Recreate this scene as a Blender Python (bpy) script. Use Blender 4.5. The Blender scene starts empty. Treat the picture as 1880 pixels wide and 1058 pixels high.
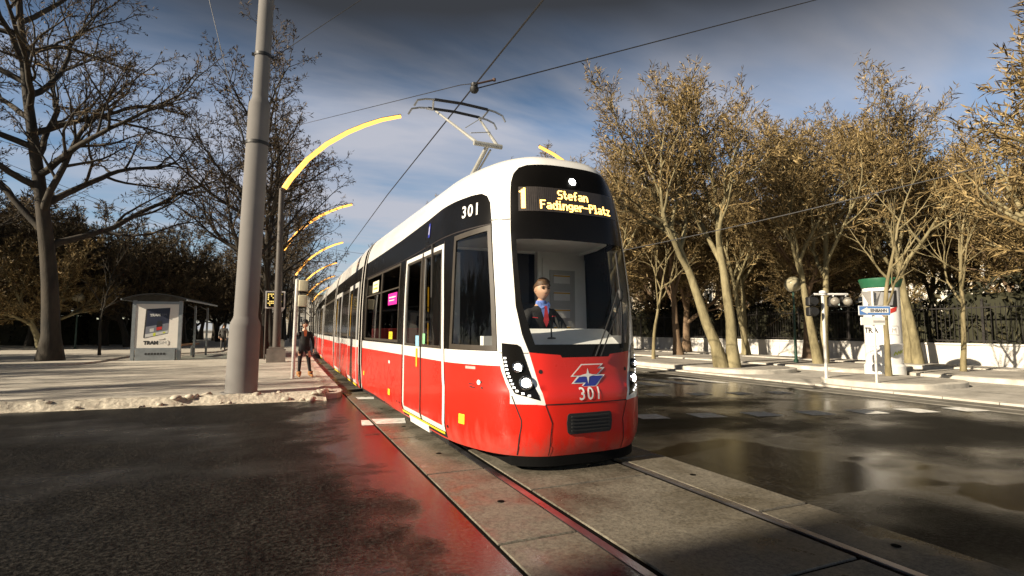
import bpy, bmesh, math, random, bisect
from mathutils import Vector, Matrix, noise, geometry
PI = math.pi
R = math.radians
scn = bpy.context.scene
COL = scn.collection
Z3 = Vector((0, 0, 1))

# ------------------------------------------------------------------ materials
def nmat(name):
    m = bpy.data.materials.new(name); m.use_nodes = True
    nt = m.node_tree; b = nt.nodes['Principled BSDF']
    return m, nt, b
def lk(nt, a, b): nt.links.new(a, b)
def node(nt, t, **kw):
    n = nt.nodes.new(t)
    for k, v in kw.items(): setattr(n, k, v)
    return n
def noise_n(nt, scale, detail=4, rough=.55, coord='Object', stretch=None):
    tc = node(nt, 'ShaderNodeTexCoord'); n = node(nt, 'ShaderNodeTexNoise')
    n.inputs['Scale'].default_value = scale; n.inputs['Detail'].default_value = detail; n.inputs['Roughness'].default_value = rough
    src = tc.outputs[coord]
    if stretch:
        mp = node(nt, 'ShaderNodeMapping'); mp.inputs['Scale'].default_value = stretch
        lk(nt, src, mp.inputs['Vector']); src = mp.outputs['Vector']
    lk(nt, src, n.inputs['Vector']); return n
def ramp(nt, src, stops):
    r = node(nt, 'ShaderNodeValToRGB'); e = r.color_ramp.elements
    while len(e) < len(stops): e.new(.5)
    for i, (p, c) in enumerate(stops):
        e[i].position = p; e[i].color = (c, c, c, 1) if not isinstance(c, tuple) else (*c, 1)
    lk(nt, src, r.inputs['Fac']); return r
def bump(nt, b, src, strength, dist=.02):
    bp = node(nt, 'ShaderNodeBump'); bp.inputs['Strength'].default_value = strength; bp.inputs['Distance'].default_value = dist
    lk(nt, src, bp.inputs['Height']); lk(nt, bp.outputs['Normal'], b.inputs['Normal']); return bp
def pmat(name, col, rough=.5, metal=0, var=.12, scale=6, bmp=0, spec=.5, coat=0, coord='Object', stretch=None):
    m, nt, b = nmat(name)
    n = noise_n(nt, scale, 5, coord=coord, stretch=stretch)
    lo = tuple(c*(1-var) for c in col); hi = tuple(min(1, c*(1+var)) for c in col)
    r = ramp(nt, n.outputs['Fac'], [(.3, lo), (.7, hi)])
    lk(nt, r.outputs['Color'], b.inputs['Base Color'])
    rr = ramp(nt, n.outputs['Fac'], [(.3, max(.02, rough*.85)), (.7, min(1, rough*1.15))])
    lk(nt, rr.outputs['Color'], b.inputs['Roughness'])
    b.inputs['Metallic'].default_value = metal; b.inputs['Specular IOR Level'].default_value = spec
    b.inputs['Coat Weight'].default_value = coat; b.inputs['Coat Roughness'].default_value = .06
    if bmp: bump(nt, b, n.outputs['Fac'], bmp)
    return m
def emat(name, col, strength):
    m, nt, b = nmat(name)
    b.inputs['Base Color'].default_value = (*[min(1, c*.8) for c in col], 1)
    b.inputs['Emission Color'].default_value = (*col, 1); b.inputs['Emission Strength'].default_value = strength
    return m
def glass_mat(name, tint, gloss=.5, rough=.01):
    m, nt, b = nmat(name); nt.nodes.remove(b)
    out = nt.nodes['Material Output']
    tr = node(nt, 'ShaderNodeBsdfTransparent'); tr.inputs['Color'].default_value = (*tint, 1)
    gl = node(nt, 'ShaderNodeBsdfGlossy'); gl.inputs['Roughness'].default_value = rough
    fr = node(nt, 'ShaderNodeFresnel'); fr.inputs['IOR'].default_value = 1.45
    mu = node(nt, 'ShaderNodeMath', operation='MULTIPLY'); mu.inputs[1].default_value = gloss
    lk(nt, fr.outputs['Fac'], mu.inputs[0])
    mx = node(nt, 'ShaderNodeMixShader'); lk(nt, mu.outputs[0], mx.inputs['Fac'])
    lk(nt, tr.outputs[0], mx.inputs[1]); lk(nt, gl.outputs[0], mx.inputs[2]); lk(nt, mx.outputs[0], out.inputs['Surface'])
    return m

# ------------------------------------------------------------------ mesh builder
class MB:
    def __init__(s): s.v = []; s.f = []; s.m = []
    def add(s, vs, fs, mi=0):
        o = len(s.v); s.v.extend(tuple(v) for v in vs)
        for f in fs: s.f.append(tuple(i+o for i in f)); s.m.append(mi)
        return s
    def box(s, c, d, mi=0, rot=None):
        x, y, z = d[0]/2, d[1]/2, d[2]/2
        vs = [Vector((a*x, b*y, e*z)) for a in (-1, 1) for b in (-1, 1) for e in (-1, 1)]
        if rot is not None: vs = [rot @ v for v in vs]
        c = Vector(c); vs = [v+c for v in vs]
        return s.add(vs, [(0, 1, 3, 2), (4, 6, 7, 5), (0, 4, 5, 1), (2, 3, 7, 6), (0, 2, 6, 4), (1, 5, 7, 3)], mi)
    def rbox(s, c, d, r, mi=0, rot=None, seg=3):
        # box with its vertical edges rounded (in local xy) and small chamfer top and bottom
        x, y, z = d[0]/2, d[1]/2, d[2]/2; ring = []
        for sx, sy, a0 in ((1, 1, 0), (-1, 1, 90), (-1, -1, 180), (1, -1, 270)):
            for k in range(seg+1):
                a = R(a0+90*k/seg); ring.append((sx*(x-r)+r*math.cos(a), sy*(y-r)+r*math.sin(a), math.cos(a), math.sin(a)))
        n = len(ring); ch = min(r*.5, z*.4); vs = []
        for zz, ins in ((-z, ch), (-z+ch, 0), (z-ch, 0), (z, ch)):
            for px, py, cx, cy in ring: vs.append(Vector((px-cx*ins, py-cy*ins, zz)))
        fs = []
        for k in range(3):
            for i in range(n): j = (i+1) % n; fs.append((k*n+i, k*n+j, (k+1)*n+j, (k+1)*n+i))
        fs.append(tuple(range(n-1, -1, -1))); fs.append(tuple(range(3*n, 4*n)))
        if rot is not None: vs = [rot @ v for v in vs]
        c = Vector(c); return s.add([v+c for v in vs], fs, mi)
    def tube(s, pts, rad, n=8, mi=0, cap=True):
        pts = [Vector(p) for p in pts]
        if not hasattr(rad, '__len__'): rad = [rad]*len(pts)
        vs = []; fs = []; ref = None
        for i, p in enumerate(pts):
            t = (pts[min(i+1, len(pts)-1)]-pts[max(i-1, 0)])
            t = t.normalized() if t.length > 1e-9 else Z3
            if ref is None:
                ref = t.orthogonal().normalized()
            ref = (ref-t*ref.dot(t)); ref = ref.normalized() if ref.length > 1e-6 else t.orthogonal().normalized()
            b = t.cross(ref)
            for k in range(n):
                a = 2*PI*k/n; vs.append(p+(ref*math.cos(a)+b*math.sin(a))*rad[i])
        for i in range(len(pts)-1):
            for k in range(n):
                k2 = (k+1) % n; fs.append((i*n+k, i*n+k2, (i+1)*n+k2, (i+1)*n+k))
        if cap and n > 2:
            fs.append(tuple(range(n-1, -1, -1))); fs.append(tuple(range((len(pts)-1)*n, len(pts)*n)))
        return s.add(vs, fs, mi)
    def lathe(s, prof, n=24, c=(0, 0, 0), mi=0, rot=None):
        vs = []; fs = []; c = Vector(c)
        for r, z in prof:
            for k in range(n):
                a = 2*PI*k/n; v = Vector((r*math.cos(a), r*math.sin(a), z))
                if rot is not None: v = rot @ v
                vs.append(v+c)
        for i in range(len(prof)-1):
            for k in range(n):
                k2 = (k+1) % n; fs.append((i*n+k, i*n+k2, (i+1)*n+k2, (i+1)*n+k))
        if prof[0][0] > 1e-6: fs.append(tuple(range(n-1, -1, -1)))
        if prof[-1][0] > 1e-6: fs.append(tuple(range((len(prof)-1)*n, len(prof)*n)))
        return s.add(vs, fs, mi)
    def prism(s, poly, z0, z1, mi=0, mi_side=None, ch=0):
        n = len(poly); area = sum(poly[i][0]*poly[(i+1) % n][1]-poly[(i+1) % n][0]*poly[i][1] for i in range(n))
        if area < 0: poly = poly[::-1]
        if mi_side is None: mi_side = mi
        rows = [(z0, 0), (z1, 0)] if not ch else [(z0, 0), (z1-ch, 0), (z1, ch)]
        vs = []
        for z, ins in rows:
            for i in range(n):
                p = Vector(poly[i])
                if ins:
                    a = (Vector(poly[(i+1) % n])-Vector(poly[i-1])).normalized(); p = p+Vector((-a.y, a.x))*ins
                vs.append((p.x, p.y, z))
        for k in range(len(rows)-1):
            s.add(vs[k*n:(k+2)*n], [(i, (i+1) % n, n+(i+1) % n, n+i) for i in range(n)], mi_side)
        s.add(vs[-n:], [tuple(range(n))], mi); return s
    def xf(s, M):
        s.v = [tuple(M @ Vector(v)) for v in s.v]; return s
    def build(s, name, mats, parent=None, smooth=None, loc=None, rz=None):
        me = bpy.data.meshes.new(name); me.from_pydata(s.v, [], s.f)
        if not isinstance(mats, (list, tuple)): mats = [mats]
        for m in mats: me.materials.append(m)
        if len(mats) > 1: me.polygons.foreach_set('material_index', s.m)
        if smooth is not None:
            me.polygons.foreach_set('use_smooth', [True]*len(me.polygons))
            if smooth < 180: me.set_sharp_from_angle(angle=R(smooth))
        me.update()
        o = bpy.data.objects.new(name, me); COL.objects.link(o)
        if parent: o.parent = parent
        if loc is not None: o.location = loc
        if rz is not None: o.rotation_euler = (0, 0, rz)
        return o

def tag(o, label=None, cat=None, group=None, kind=None):
    if label: o['label'] = label
    if cat: o['category'] = cat
    if group: o['group'] = group
    if kind: o['kind'] = kind
    return o
def thing(name, loc, label, cat, group=None, rz=0):
    o = bpy.data.objects.new(name, None); COL.objects.link(o); o.empty_display_size = .3
    o.location = loc; o.rotation_euler = (0, 0, rz); return tag(o, label, cat, group)
def dup(root, loc, rz=0, label=None, group=None, scale=1):
    def cp(o, par):
        c = o.copy(); COL.objects.link(c)
        if par: c.parent = par
        for ch in list(o.children): cp(ch, c)
        return c
    r = cp(root, None); r.location = loc; r.rotation_euler = (0, 0, rz); r.scale = (scale,)*3
    if label: r['label'] = label
    if group: r['group'] = group
    return r
def text_tris(txt, size=1, bold=0, align='CENTER'):
    cu = bpy.data.curves.new('lettering', 'FONT'); cu.body = txt; cu.size = size; cu.offset = bold
    cu.align_x = align; cu.align_y = 'CENTER'; cu.resolution_u = 3
    o = bpy.data.objects.new('lettering', cu); COL.objects.link(o)
    bpy.context.view_layer.update()
    dg = bpy.context.evaluated_depsgraph_get(); me = o.evaluated_get(dg).to_mesh()
    vs = [(v.co.x, v.co.y) for v in me.vertices]; fs = [tuple(p.vertices) for p in me.polygons]
    o.evaluated_get(dg).to_mesh_clear(); bpy.data.objects.remove(o); bpy.data.curves.remove(cu)
    return vs, fs
def put_text(mb, txt, size, mi, origin, ux, uy, off=.004, bold=0, align='CENTER', sx=1):
    vs, fs = text_tris(txt, size, bold, align); ux = Vector(ux); uy = Vector(uy); n = ux.cross(uy).normalized(); o = Vector(origin)+n*off
    mb.add([o+ux*(x*sx)+uy*y for x, y in vs], fs, mi)

# ------------------------------------------------------------------ camera
cam = bpy.data.cameras.new('camera'); co = bpy.data.objects.new('camera', cam); COL.objects.link(co)
yaw, pit = R(23.528), R(4.4926)
F = Vector((math.sin(yaw)*math.cos(pit), math.cos(yaw)*math.cos(pit), math.sin(pit)))
Rt = Vector((math.cos(yaw), -math.sin(yaw), 0)); U = Rt.cross(F)
co.matrix_world = Matrix(((Rt.x, U.x, -F.x, 0), (Rt.y, U.y, -F.y, 0), (Rt.z, U.z, -F.z, 1.5), (0, 0, 0, 1)))
cam.sensor_width = 36; cam.lens = 980/1880*36; cam.clip_end = 3000; cam.clip_start = .05
scn.camera = co

# ------------------------------------------------------------------ world and sun
SUN_EL, SUN_AZ = 24.0, 10.0            # light comes from the left (-X), slightly from this side
w = bpy.data.worlds.new('World'); scn.world = w; w.use_nodes = True
nt = w.node_tree; bg = nt.nodes['Background']; wo = nt.nodes['World Output']
sky = node(nt, 'ShaderNodeTexSky', sky_type='NISHITA'); sky.sun_disc = False
sd = Vector((-math.cos(R(SUN_AZ))*math.cos(R(SUN_EL)), -math.sin(R(SUN_AZ))*math.cos(R(SUN_EL)), math.sin(R(SUN_EL))))   # towards the sun
sky.sun_elevation = R(SUN_EL); sky.sun_rotation = math.atan2(sd.x, sd.y)
sky.air_density = 1.0; sky.dust_density = .3; sky.ozone_density = 2.2
bg.inputs['Strength'].default_value = SKY_STR = .064
lk(nt, sky.outputs['Color'], bg.inputs['Color'])
tc = node(nt, 'ShaderNodeTexCoord'); sx = node(nt, 'ShaderNodeSeparateXYZ'); lk(nt, tc.outputs['Generated'], sx.inputs[0])
zz = node(nt, 'ShaderNodeMath', operation='MAXIMUM'); zz.inputs[1].default_value = 0; lk(nt, sx.outputs['Z'], zz.inputs[0])
za = node(nt, 'ShaderNodeMath', operation='ADD'); za.inputs[1].default_value = .12; lk(nt, zz.outputs[0], za.inputs[0])
dx = node(nt, 'ShaderNodeMath', operation='DIVIDE'); lk(nt, sx.outputs['X'], dx.inputs[0]); lk(nt, za.outputs[0], dx.inputs[1])
dy = node(nt, 'ShaderNodeMath', operation='DIVIDE'); lk(nt, sx.outputs['Y'], dy.inputs[0]); lk(nt, za.outputs[0], dy.inputs[1])
cb = node(nt, 'ShaderNodeCombineXYZ'); lk(nt, dx.outputs[0], cb.inputs[0]); lk(nt, dy.outputs[0], cb.inputs[1])
mp = node(nt, 'ShaderNodeMapping'); mp.inputs['Rotation'].default_value = (0, 0, R(28)); mp.inputs['Scale'].default_value = (.45, 1.25, 1)
lk(nt, cb.outputs[0], mp.inputs['Vector'])
n1 = node(nt, 'ShaderNodeTexNoise'); n1.inputs['Scale'].default_value = 1.1; n1.inputs['Detail'].default_value = 7; n1.inputs['Roughness'].default_value = .52; n1.inputs['Distortion'].default_value = .35
lk(nt, mp.outputs['Vector'], n1.inputs['Vector'])
cm = ramp(nt, n1.outputs['Fac'], [(.42, 0.0), (.62, .92)])
cl = node(nt, 'ShaderNodeBackground'); cl.inputs['Color'].default_value = (.82, .84, .95, 1); cl.inputs['Strength'].default_value = CLOUD_STR = .335
ms = node(nt, 'ShaderNodeMixShader'); lk(nt, cm.outputs['Color'], ms.inputs['Fac']); lk(nt, bg.outputs[0], ms.inputs[1]); lk(nt, cl.outputs[0], ms.inputs[2])
# vignette put into the sky as an added dark cloud deck, its ragged lower edge about 28 degrees up
n2 = node(nt, 'ShaderNodeTexNoise'); n2.inputs['Scale'].default_value = .7; n2.inputs['Detail'].default_value = 5
lk(nt, mp.outputs['Vector'], n2.inputs['Vector'])
a1 = node(nt, 'ShaderNodeMath', operation='MULTIPLY_ADD'); a1.inputs[1].default_value = .22; lk(nt, n2.outputs['Fac'], a1.inputs[0]); lk(nt, sx.outputs['Z'], a1.inputs[2])
dk = ramp(nt, a1.outputs[0], [(.46, 0.0), (.63, 1.0)])
dc = node(nt, 'ShaderNodeBackground'); dc.inputs['Color'].default_value = (.78, .85, 1, 1); dc.inputs['Strength'].default_value = VIGNETTE_STR = .03
m2 = node(nt, 'ShaderNodeMixShader'); lk(nt, dk.outputs['Color'], m2.inputs['Fac']); lk(nt, ms.outputs[0], m2.inputs[1]); lk(nt, dc.outputs[0], m2.inputs[2])
lk(nt, m2.outputs[0], wo.inputs['Surface'])
sl = bpy.data.lights.new('sun', 'SUN'); sl.energy = 5.0; sl.angle = R(.5); sl.color = (1, .86, .66)
so = bpy.data.objects.new('sun', sl); COL.objects.link(so); so.location = (-30, 0, 40)
so.rotation_euler = (-sd).to_track_quat('-Z', 'Y').to_euler()
scn.view_settings.view_transform = 'Standard'; scn.view_settings.look = 'None'; scn.view_settings.exposure = .95; scn.view_settings.gamma = 1
scn.cycles.max_bounces = 8; scn.cycles.transparent_max_bounces = 24; scn.cycles.diffuse_bounces = 5; scn.cycles.glossy_bounces = 4
scn.cycles.sample_clamp_indirect = 6; scn.cycles.use_denoising = True
scn.cycles.caustics_reflective = False; scn.cycles.caustics_refractive = False

# ------------------------------------------------------------------ shared materials
def asphalt(name, wet_lo, wet_hi, base, gutter=None, dry_rough=.40, dry_spec=.47, dry_bump=.95):
    m, nt, b = nmat(name)
    fine = noise_n(nt, 42, 4, .8); mid = noise_n(nt, 3.2, 6, .6, stretch=(1, .45, 1)); big = noise_n(nt, .33, 4, .55, stretch=(.7, 1, 1))
    c = ramp(nt, mid.outputs['Fac'], [(.3, tuple(x*.6 for x in base)), (.72, tuple(x*1.5 for x in base))])
    gn = noise_n(nt, 26, 2, .9); gc = ramp(nt, gn.outputs['Fac'], [(.36, .15), (.5, .85), (.64, 2.6)])
    ck = node(nt, 'ShaderNodeTexVoronoi', feature='DISTANCE_TO_EDGE'); ck.inputs['Scale'].default_value = .55
    dis = noise_n(nt, 2.5, 5, .6); tcv = node(nt, 'ShaderNodeTexCoord'); av = node(nt, 'ShaderNodeMix', data_type='RGBA', blend_type='LINEAR_LIGHT'); av.inputs[0].default_value = .35
    lk(nt, tcv.outputs['Object'], av.inputs[6]); lk(nt, dis.outputs['Color'], av.inputs[7]); lk(nt, av.outputs[2], ck.inputs['Vector'])
    pm = noise_n(nt, .4, 2, .5); cr = ramp(nt, ck.outputs['Distance'], [(.0, .25), (.012, 1.0)]); pk = ramp(nt, pm.outputs['Fac'], [(.50, 0.0), (.56, 1.0)])
    cmx = node(nt, 'ShaderNodeMix', data_type='RGBA', blend_type='MULTIPLY'); lk(nt, pk.outputs['Color'], cmx.inputs[0]); lk(nt, gc.outputs['Color'], cmx.inputs[6]); lk(nt, cr.outputs['Color'], cmx.inputs[7])
    fm = node(nt, 'ShaderNodeMix', data_type='RGBA', blend_type='MULTIPLY'); fm.inputs[0].default_value = 1; lk(nt, c.outputs['Color'], fm.inputs[6]); lk(nt, cmx.outputs[2], fm.inputs[7])
    lk(nt, fm.outputs[2], b.inputs['Base Color'])
    wet = ramp(nt, big.outputs['Fac'], [(wet_lo, 0.0), (wet_hi, 1.0)])          # 1 = dry
    if gutter is not None:                       # water lies in the low strip beside the track slabs
        tcx = node(nt, 'ShaderNodeTexCoord'); sp = node(nt, 'ShaderNodeSeparateXYZ'); lk(nt, tcx.outputs['Object'], sp.inputs[0])
        jit = node(nt, 'ShaderNodeMath', operation='MULTIPLY_ADD'); jit.inputs[1].default_value = 3.4; bg2 = noise_n(nt, .8, 5, .6); lk(nt, bg2.outputs['Fac'], jit.inputs[0]); lk(nt, sp.outputs['X'], jit.inputs[2])
        gr_ = node(nt, 'ShaderNodeMapRange'); gr_.inputs['From Min'].default_value = gutter+1.95; gr_.inputs['From Max'].default_value = gutter+2.65; gr_.inputs['To Min'].default_value = 1; gr_.inputs['To Max'].default_value = .04; lk(nt, jit.outputs[0], gr_.inputs['Value'])
        mw = node(nt, 'ShaderNodeMath', operation='MULTIPLY'); lk(nt, wet.outputs['Color'], mw.inputs[0]); lk(nt, gr_.outputs[0], mw.inputs[1])
        class _W: pass
        wet = _W(); wet.outputs = {'Color': mw.outputs[0]}
    ad = node(nt, 'ShaderNodeMath', operation='MULTIPLY_ADD'); ad.inputs[1].default_value = dry_rough; ad.inputs[2].default_value = .06
    lk(nt, wet.outputs['Color'], ad.inputs[0])
    fr = node(nt, 'ShaderNodeMath', operation='MULTIPLY_ADD'); fr.inputs[1].default_value = .06; lk(nt, mid.outputs['Fac'], fr.inputs[0]); lk(nt, ad.outputs[0], fr.inputs[2])
    lk(nt, fr.outputs[0], b.inputs['Roughness'])
    st = node(nt, 'ShaderNodeMath', operation='MULTIPLY_ADD'); st.inputs[1].default_value = dry_bump; st.inputs[2].default_value = .10; lk(nt, wet.outputs['Color'], st.inputs[0])
    mixh = node(nt, 'ShaderNodeMath', operation='ADD'); lk(nt, fine.outputs['Fac'], mixh.inputs[0])
    mm = node(nt, 'ShaderNodeMath', operation='MULTIPLY'); mm.inputs[1].default_value = 1.6; lk(nt, mid.outputs['Fac'], mm.inputs[0]); lk(nt, mm.outputs[0], mixh.inputs[1])
    bp = bump(nt, b, mixh.outputs[0], .3, .02); lk(nt, st.outputs[0], bp.inputs['Strength'])
    sp_ = node(nt, 'ShaderNodeMath', operation='MULTIPLY_ADD'); sp_.inputs[1].default_value = dry_spec; sp_.inputs[2].default_value = .035; inv_ = node(nt, 'ShaderNodeMath', operation='SUBTRACT'); inv_.inputs[0].default_value = 1; lk(nt, wet.outputs['Color'], inv_.inputs[1]); pw = node(nt, 'ShaderNodeMath', operation='POWER'); pw.inputs[1].default_value = 3; lk(nt, inv_.outputs[0], pw.inputs[0]); lk(nt, pw.outputs[0], sp_.inputs[0]); lk(nt, sp_.outputs[0], b.inputs['Specular IOR Level'])
    return m
M_road = asphalt('wet_asphalt', .43, .60, (.0135, .013, .012), dry_rough=.36, dry_spec=.36)
M_side = asphalt('damp_asphalt', .30, .52, (.0145, .0135, .012), gutter=0)
def slab_mat():
    m, nt, b = nmat('track_concrete')
    n = noise_n(nt, 1.3, 8, .62); n2 = noise_n(nt, 9, 6, .7)
    r = ramp(nt, n.outputs['Fac'], [(.3, (.075, .066, .052)), (.5, (.135, .12, .093)), (.75, (.19, .172, .135))])
    st = ramp(nt, n2.outputs['Fac'], [(.62, (1, 1, 1)), (.74, (.72, .52, .36))])
    fg = noise_n(nt, 34, 3, .85); fr_ = ramp(nt, fg.outputs['Fac'], [(.36, .55), (.5, 1.0), (.64, 1.35)])
    mx = node(nt, 'ShaderNodeMix', data_type='RGBA', blend_type='MULTIPLY'); mx.inputs[0].default_value = .8
    lk(nt, r.outputs['Color'], mx.inputs[6]); lk(nt, st.outputs['Color'], mx.inputs[7]); mg = node(nt, 'ShaderNodeMix', data_type='RGBA', blend_type='MULTIPLY'); mg.inputs[0].default_value = 1; lk(nt, mx.outputs[2], mg.inputs[6]); lk(nt, fr_.outputs['Color'], mg.inputs[7]); lk(nt, mg.outputs[2], b.inputs['Base Color'])
    rr = ramp(nt, n.outputs['Fac'], [(.36, .16), (.56, .62)]); lk(nt, rr.outputs['Color'], b.inputs['Roughness'])
    bump(nt, b, n2.outputs['Fac'], .25, .008); return m
M_slab = slab_mat()
def pave_mat(name, lo, hi, snow=.5):
    m, nt, b = nmat(name)
    n = noise_n(nt, .8, 8, .6, stretch=(1, 2.2, 1)); n2 = noise_n(nt, 7, 6, .65)
    r = ramp(nt, n.outputs['Fac'], [(.34, lo), (.64, hi)])
    g = ramp(nt, n2.outputs['Fac'], [(.35, .78), (.6, 1.0)])
    mx = node(nt, 'ShaderNodeMix', data_type='RGBA', blend_type='MULTIPLY'); mx.inputs[0].default_value = 1
    lk(nt, r.outputs['Color'], mx.inputs[6]); lk(nt, g.outputs['Color'], mx.inputs[7]); lk(nt, mx.outputs[2], b.inputs['Base Color'])
    b.inputs['Roughness'].default_value = .8
    bump(nt, b, n2.outputs['Fac'], .3, .01); return m
M_plaza = pave_mat('snow_dusted_paving', (.38, .345, .29), (.60, .56, .485))
M_walk = pave_mat('pale_paving', (.34, .32, .28), (.52, .49, .44))
M_kerb = pmat('kerb_stone', (.50, .47, .41), .75, var=.25, scale=3, bmp=.2)
M_gutter = pmat('gutter_concrete', (.16, .15, .13), .55, var=.3, scale=2.5, bmp=.2)
M_bed = pave_mat('planter_gravel', (.27, .25, .22), (.44, .41, .36))
M_snow = pmat('dirty_snow', (.42, .38, .31), .9, var=.4, scale=14, bmp=1.0)
M_paint = pmat('road_paint', (.80, .78, .73), .45, var=.3, scale=9, bmp=.1)
M_rail = pmat('polished_rail_steel', (.62, .60, .64), .32, metal=1, var=.12, scale=4)
M_black = pmat('black_rubber', (.012, .012, .012), .55, var=.2)
M_dark = pmat('dark_groove', (.005, .0045, .004), .9, var=.2, spec=.05)
M_steel = pmat('galvanised_steel', (.40, .41, .42), .38, metal=.85, var=.15, scale=5)
M_post = pmat('pale_grey_post', (.62, .61, .57), .45, metal=.1, var=.1)
M_white = pmat('white_paint', (.80, .79, .76), .4, var=.06)
M_wire = pmat('overhead_wire', (.02, .02, .022), .5, var=.1)
# ------------------------------------------------------------------ the setting
def bend(y): return .0008*max(0, y-12)**2
def tx(y): return 2.86+bend(y)
def strip(mb, xa, xb, y0, y1, z0, z1, mi=0, step=2.0, bend_on=True):
    # solid strip following the track, from lateral offset xa to xb
    n = max(1, int((y1-y0)/step)); vs = []; fs = []
    for i in range(n+1):
        y = y0+(y1-y0)*i/n; o = tx(y) if bend_on else 0
        vs += [(o+xa, y, z0), (o+xb, y, z0), (o+xb, y, z1), (o+xa, y, z1)]
    for i in range(n):
        a = i*4; b = a+4
        fs += [(a+3, a+2, b+2, b+3), (a, b, b+1, a+1), (a, a+3, b+3, b), (a+1, b+1, b+2, a+2)]
    fs += [(0, 1, 2, 3), (n*4+3, n*4+2, n*4+1, n*4)]
    mb.add(vs, fs, mi)
def sheet(name, poly, z, mat):
    mb = MB(); mb.add([(x, y, z) for x, y in poly], [tuple(range(len(poly)))]); return tag(mb.build(name, mat), kind='structure')
M_earth = pmat('bare_earth', (.13, .115, .09), .9, var=.3, scale=.5)
sheet('ground', [(-900, -700), (900, -700), (900, 1500), (-900, 1500)], -.03, M_earth)
sheet('side_street', [(-70, -30), (1.6, -30), (1.6, 13.2), (-70, 18.6)], 0, M_side)
mb = MB(); n = 60
for i in range(n):
    y0 = -30+i*5; y1 = y0+5
    mb.add([(tx(y0)+1.30, y0, 0), (12.15+bend(y0), y0, 0), (12.15+bend(y1), y1, 0), (tx(y1)+1.30, y1, 0)], [(0, 1, 2, 3)])
tag(mb.build('road', M_road), kind='structure')
# concrete track bed: a dark base sheet, three rows of slabs, two rails with their grooves
mb = MB(); strip(mb, -1.44, 1.38, -30, 260, -.02, .003, step=4); tag(mb.build('track_base', M_dark), kind='structure')
mb = MB(); rj = random.Random(4)
for xa, xb, ph, ln in ((-1.415, -.795, 3.56, 1.96), (-.655, .655, 2.42, 2.2), (.80, 1.35, 1.36, 1.97)):
    y = ph-ln*12
    while y < 70:
        y2 = y+ln-.03; d = rj.uniform(0, .003); c = .004
        vs = []
        for yy, ins in ((y, c), (y+c, 0), (y2-c, 0), (y2, c)):
            pass
        o0, o1 = tx(y), tx(y2)
        top = [(o0+xa+c, y+c, .016+d), (o0+xb-c, y+c, .016+d), (o1+xb-c, y2-c, .016+d), (o1+xa+c, y2-c, .016+d)]
        low = [(o0+xa, y, .004), (o0+xb, y, .004), (o1+xb, y2, .004), (o1+xa, y2, .004)]
        mb.add(low+top, [(4, 5, 6, 7), (0, 1, 5, 4), (1, 2, 6, 5), (2, 3, 7, 6), (3, 0, 4, 7)])
        y += ln
    strip(mb, xa, xb, y, 250, .004, .016, step=6)
tag(mb.build('track_slabs', M_slab), kind='structure')
mb = MB()
for s in (-1, 1):
    xa, xb = (s*.752-.034, s*.752+.034)
    strip(mb, xa, xb, -30, 250, .003, .019, 0, step=2.5)
    strip(mb, s*.685-.012, s*.685+.012, -30, 250, .003, .012, 1, step=2.5)
for xx in (-1.05, 1.08):
    for y in [1.36+k*1.97-.9 for k in range(-2, 12)]:
        mb.lathe([(.032, 0), (.032, .0025), (.015, .003)], 12, (tx(y)+xx, y, .0195), 1)
tag(mb.build('tram_rails', [M_rail, M_dark], smooth=30), kind='structure')
# white crossing blocks painted across street, slabs and road
mb = MB(); rr = random.Random(2)
def block(q, z):
    mb.add([(x, y, z) for x, y in q], [(0, 1, 2, 3)] if (q[1][0]-q[0][0])*(q[2][1]-q[0][1])-(q[1][1]-q[0][1])*(q[2][0]-q[0][0]) > 0 else [(3, 2, 1, 0)])
block([(1.46, 9.22), (1.99, 9.10), (1.90, 8.60), (1.46, 8.71)], .0215); block([(1.30, 9.27), (1.42, 9.24), (1.42, 8.73), (1.24, 8.76)], .004)
block([(1.6, 12.35), (1.98, 12.23), (1.92, 11.83), (1.6, 11.95)], .0215)
for k in range(7): 
    x = 5.9+k*1.0; y = 7.98-k*.283; block([(x-.15, y), (x+.33, y-.13), (x+.25, y-.62), (x-.23, y-.49)], .004)
for k in range(6):
    x = 8.03+k*.98; y = 10.42-k*.272
    if x < 11.6: block([(x-.12, y), (x+.32, y-.1), (x+.26, y-.55), (x-.18, y-.45)], .004)
for k in range(7):
    x = 4.9+k*1.05; block([(x, 13.6), (x+.45, 13.5), (x+.62, 11.6), (x+.17, 11.7)], .004)
for k in range(14): strip(mb, 5.0, 5.12, 20+k*6, 23+k*6, .002, .004, step=3)
tag(mb.build('road_markings', M_paint), kind='structure')
# left plaza with its stone kerb
edge = [(-70, 18.8), (-40, 16.1), (-20, 14.3), (-4.6, 12.92), (.85, 12.42)]
edge += [(1.05, 12.43), (1.22, 12.5), (1.32, 12.66)]
ky = [12.9]+[14+k*3 for k in range(80)]
edge += [(1.35+bend(y), y) for y in ky]
mb = MB(); mb.prism(edge+[(-70, ky[-1])], -.02, .12); tag(mb.build('pavement', M_plaza), kind='structure')
mb = MB(); y = 12.95
while y < 120:
    a, b = y, y+.98; mb.prism([(1.12+bend(a), a), (1.385+bend(a), a), (1.385+bend(b), b), (1.12+bend(b), b)], -.02, .128, ch=.012); y += 1.0
tag(mb.build('platform_kerb', M_kerb), kind='structure')
bed = [(-70, 27.5), (-30, 26.3), (-14, 25.75), (-9.4, 25.5), (-8.2, 25.6), (-7.5, 26.0), (-7.1, 26.8), (-6.95, 28), (-6.9, 34.0), (-6.6, 35.0), (-5.6, 35.8), (-4.4, 36.3), (-3.6, 37.2), (-3.3, 38.4), (-3.3, 150), (-70, 150)]
mb = MB(); mb.prism(bed, .1, .19, ch=.02); tag(mb.build('raised_planting_area', M_plaza), kind='structure')
def kneeL(y): return 0
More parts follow.
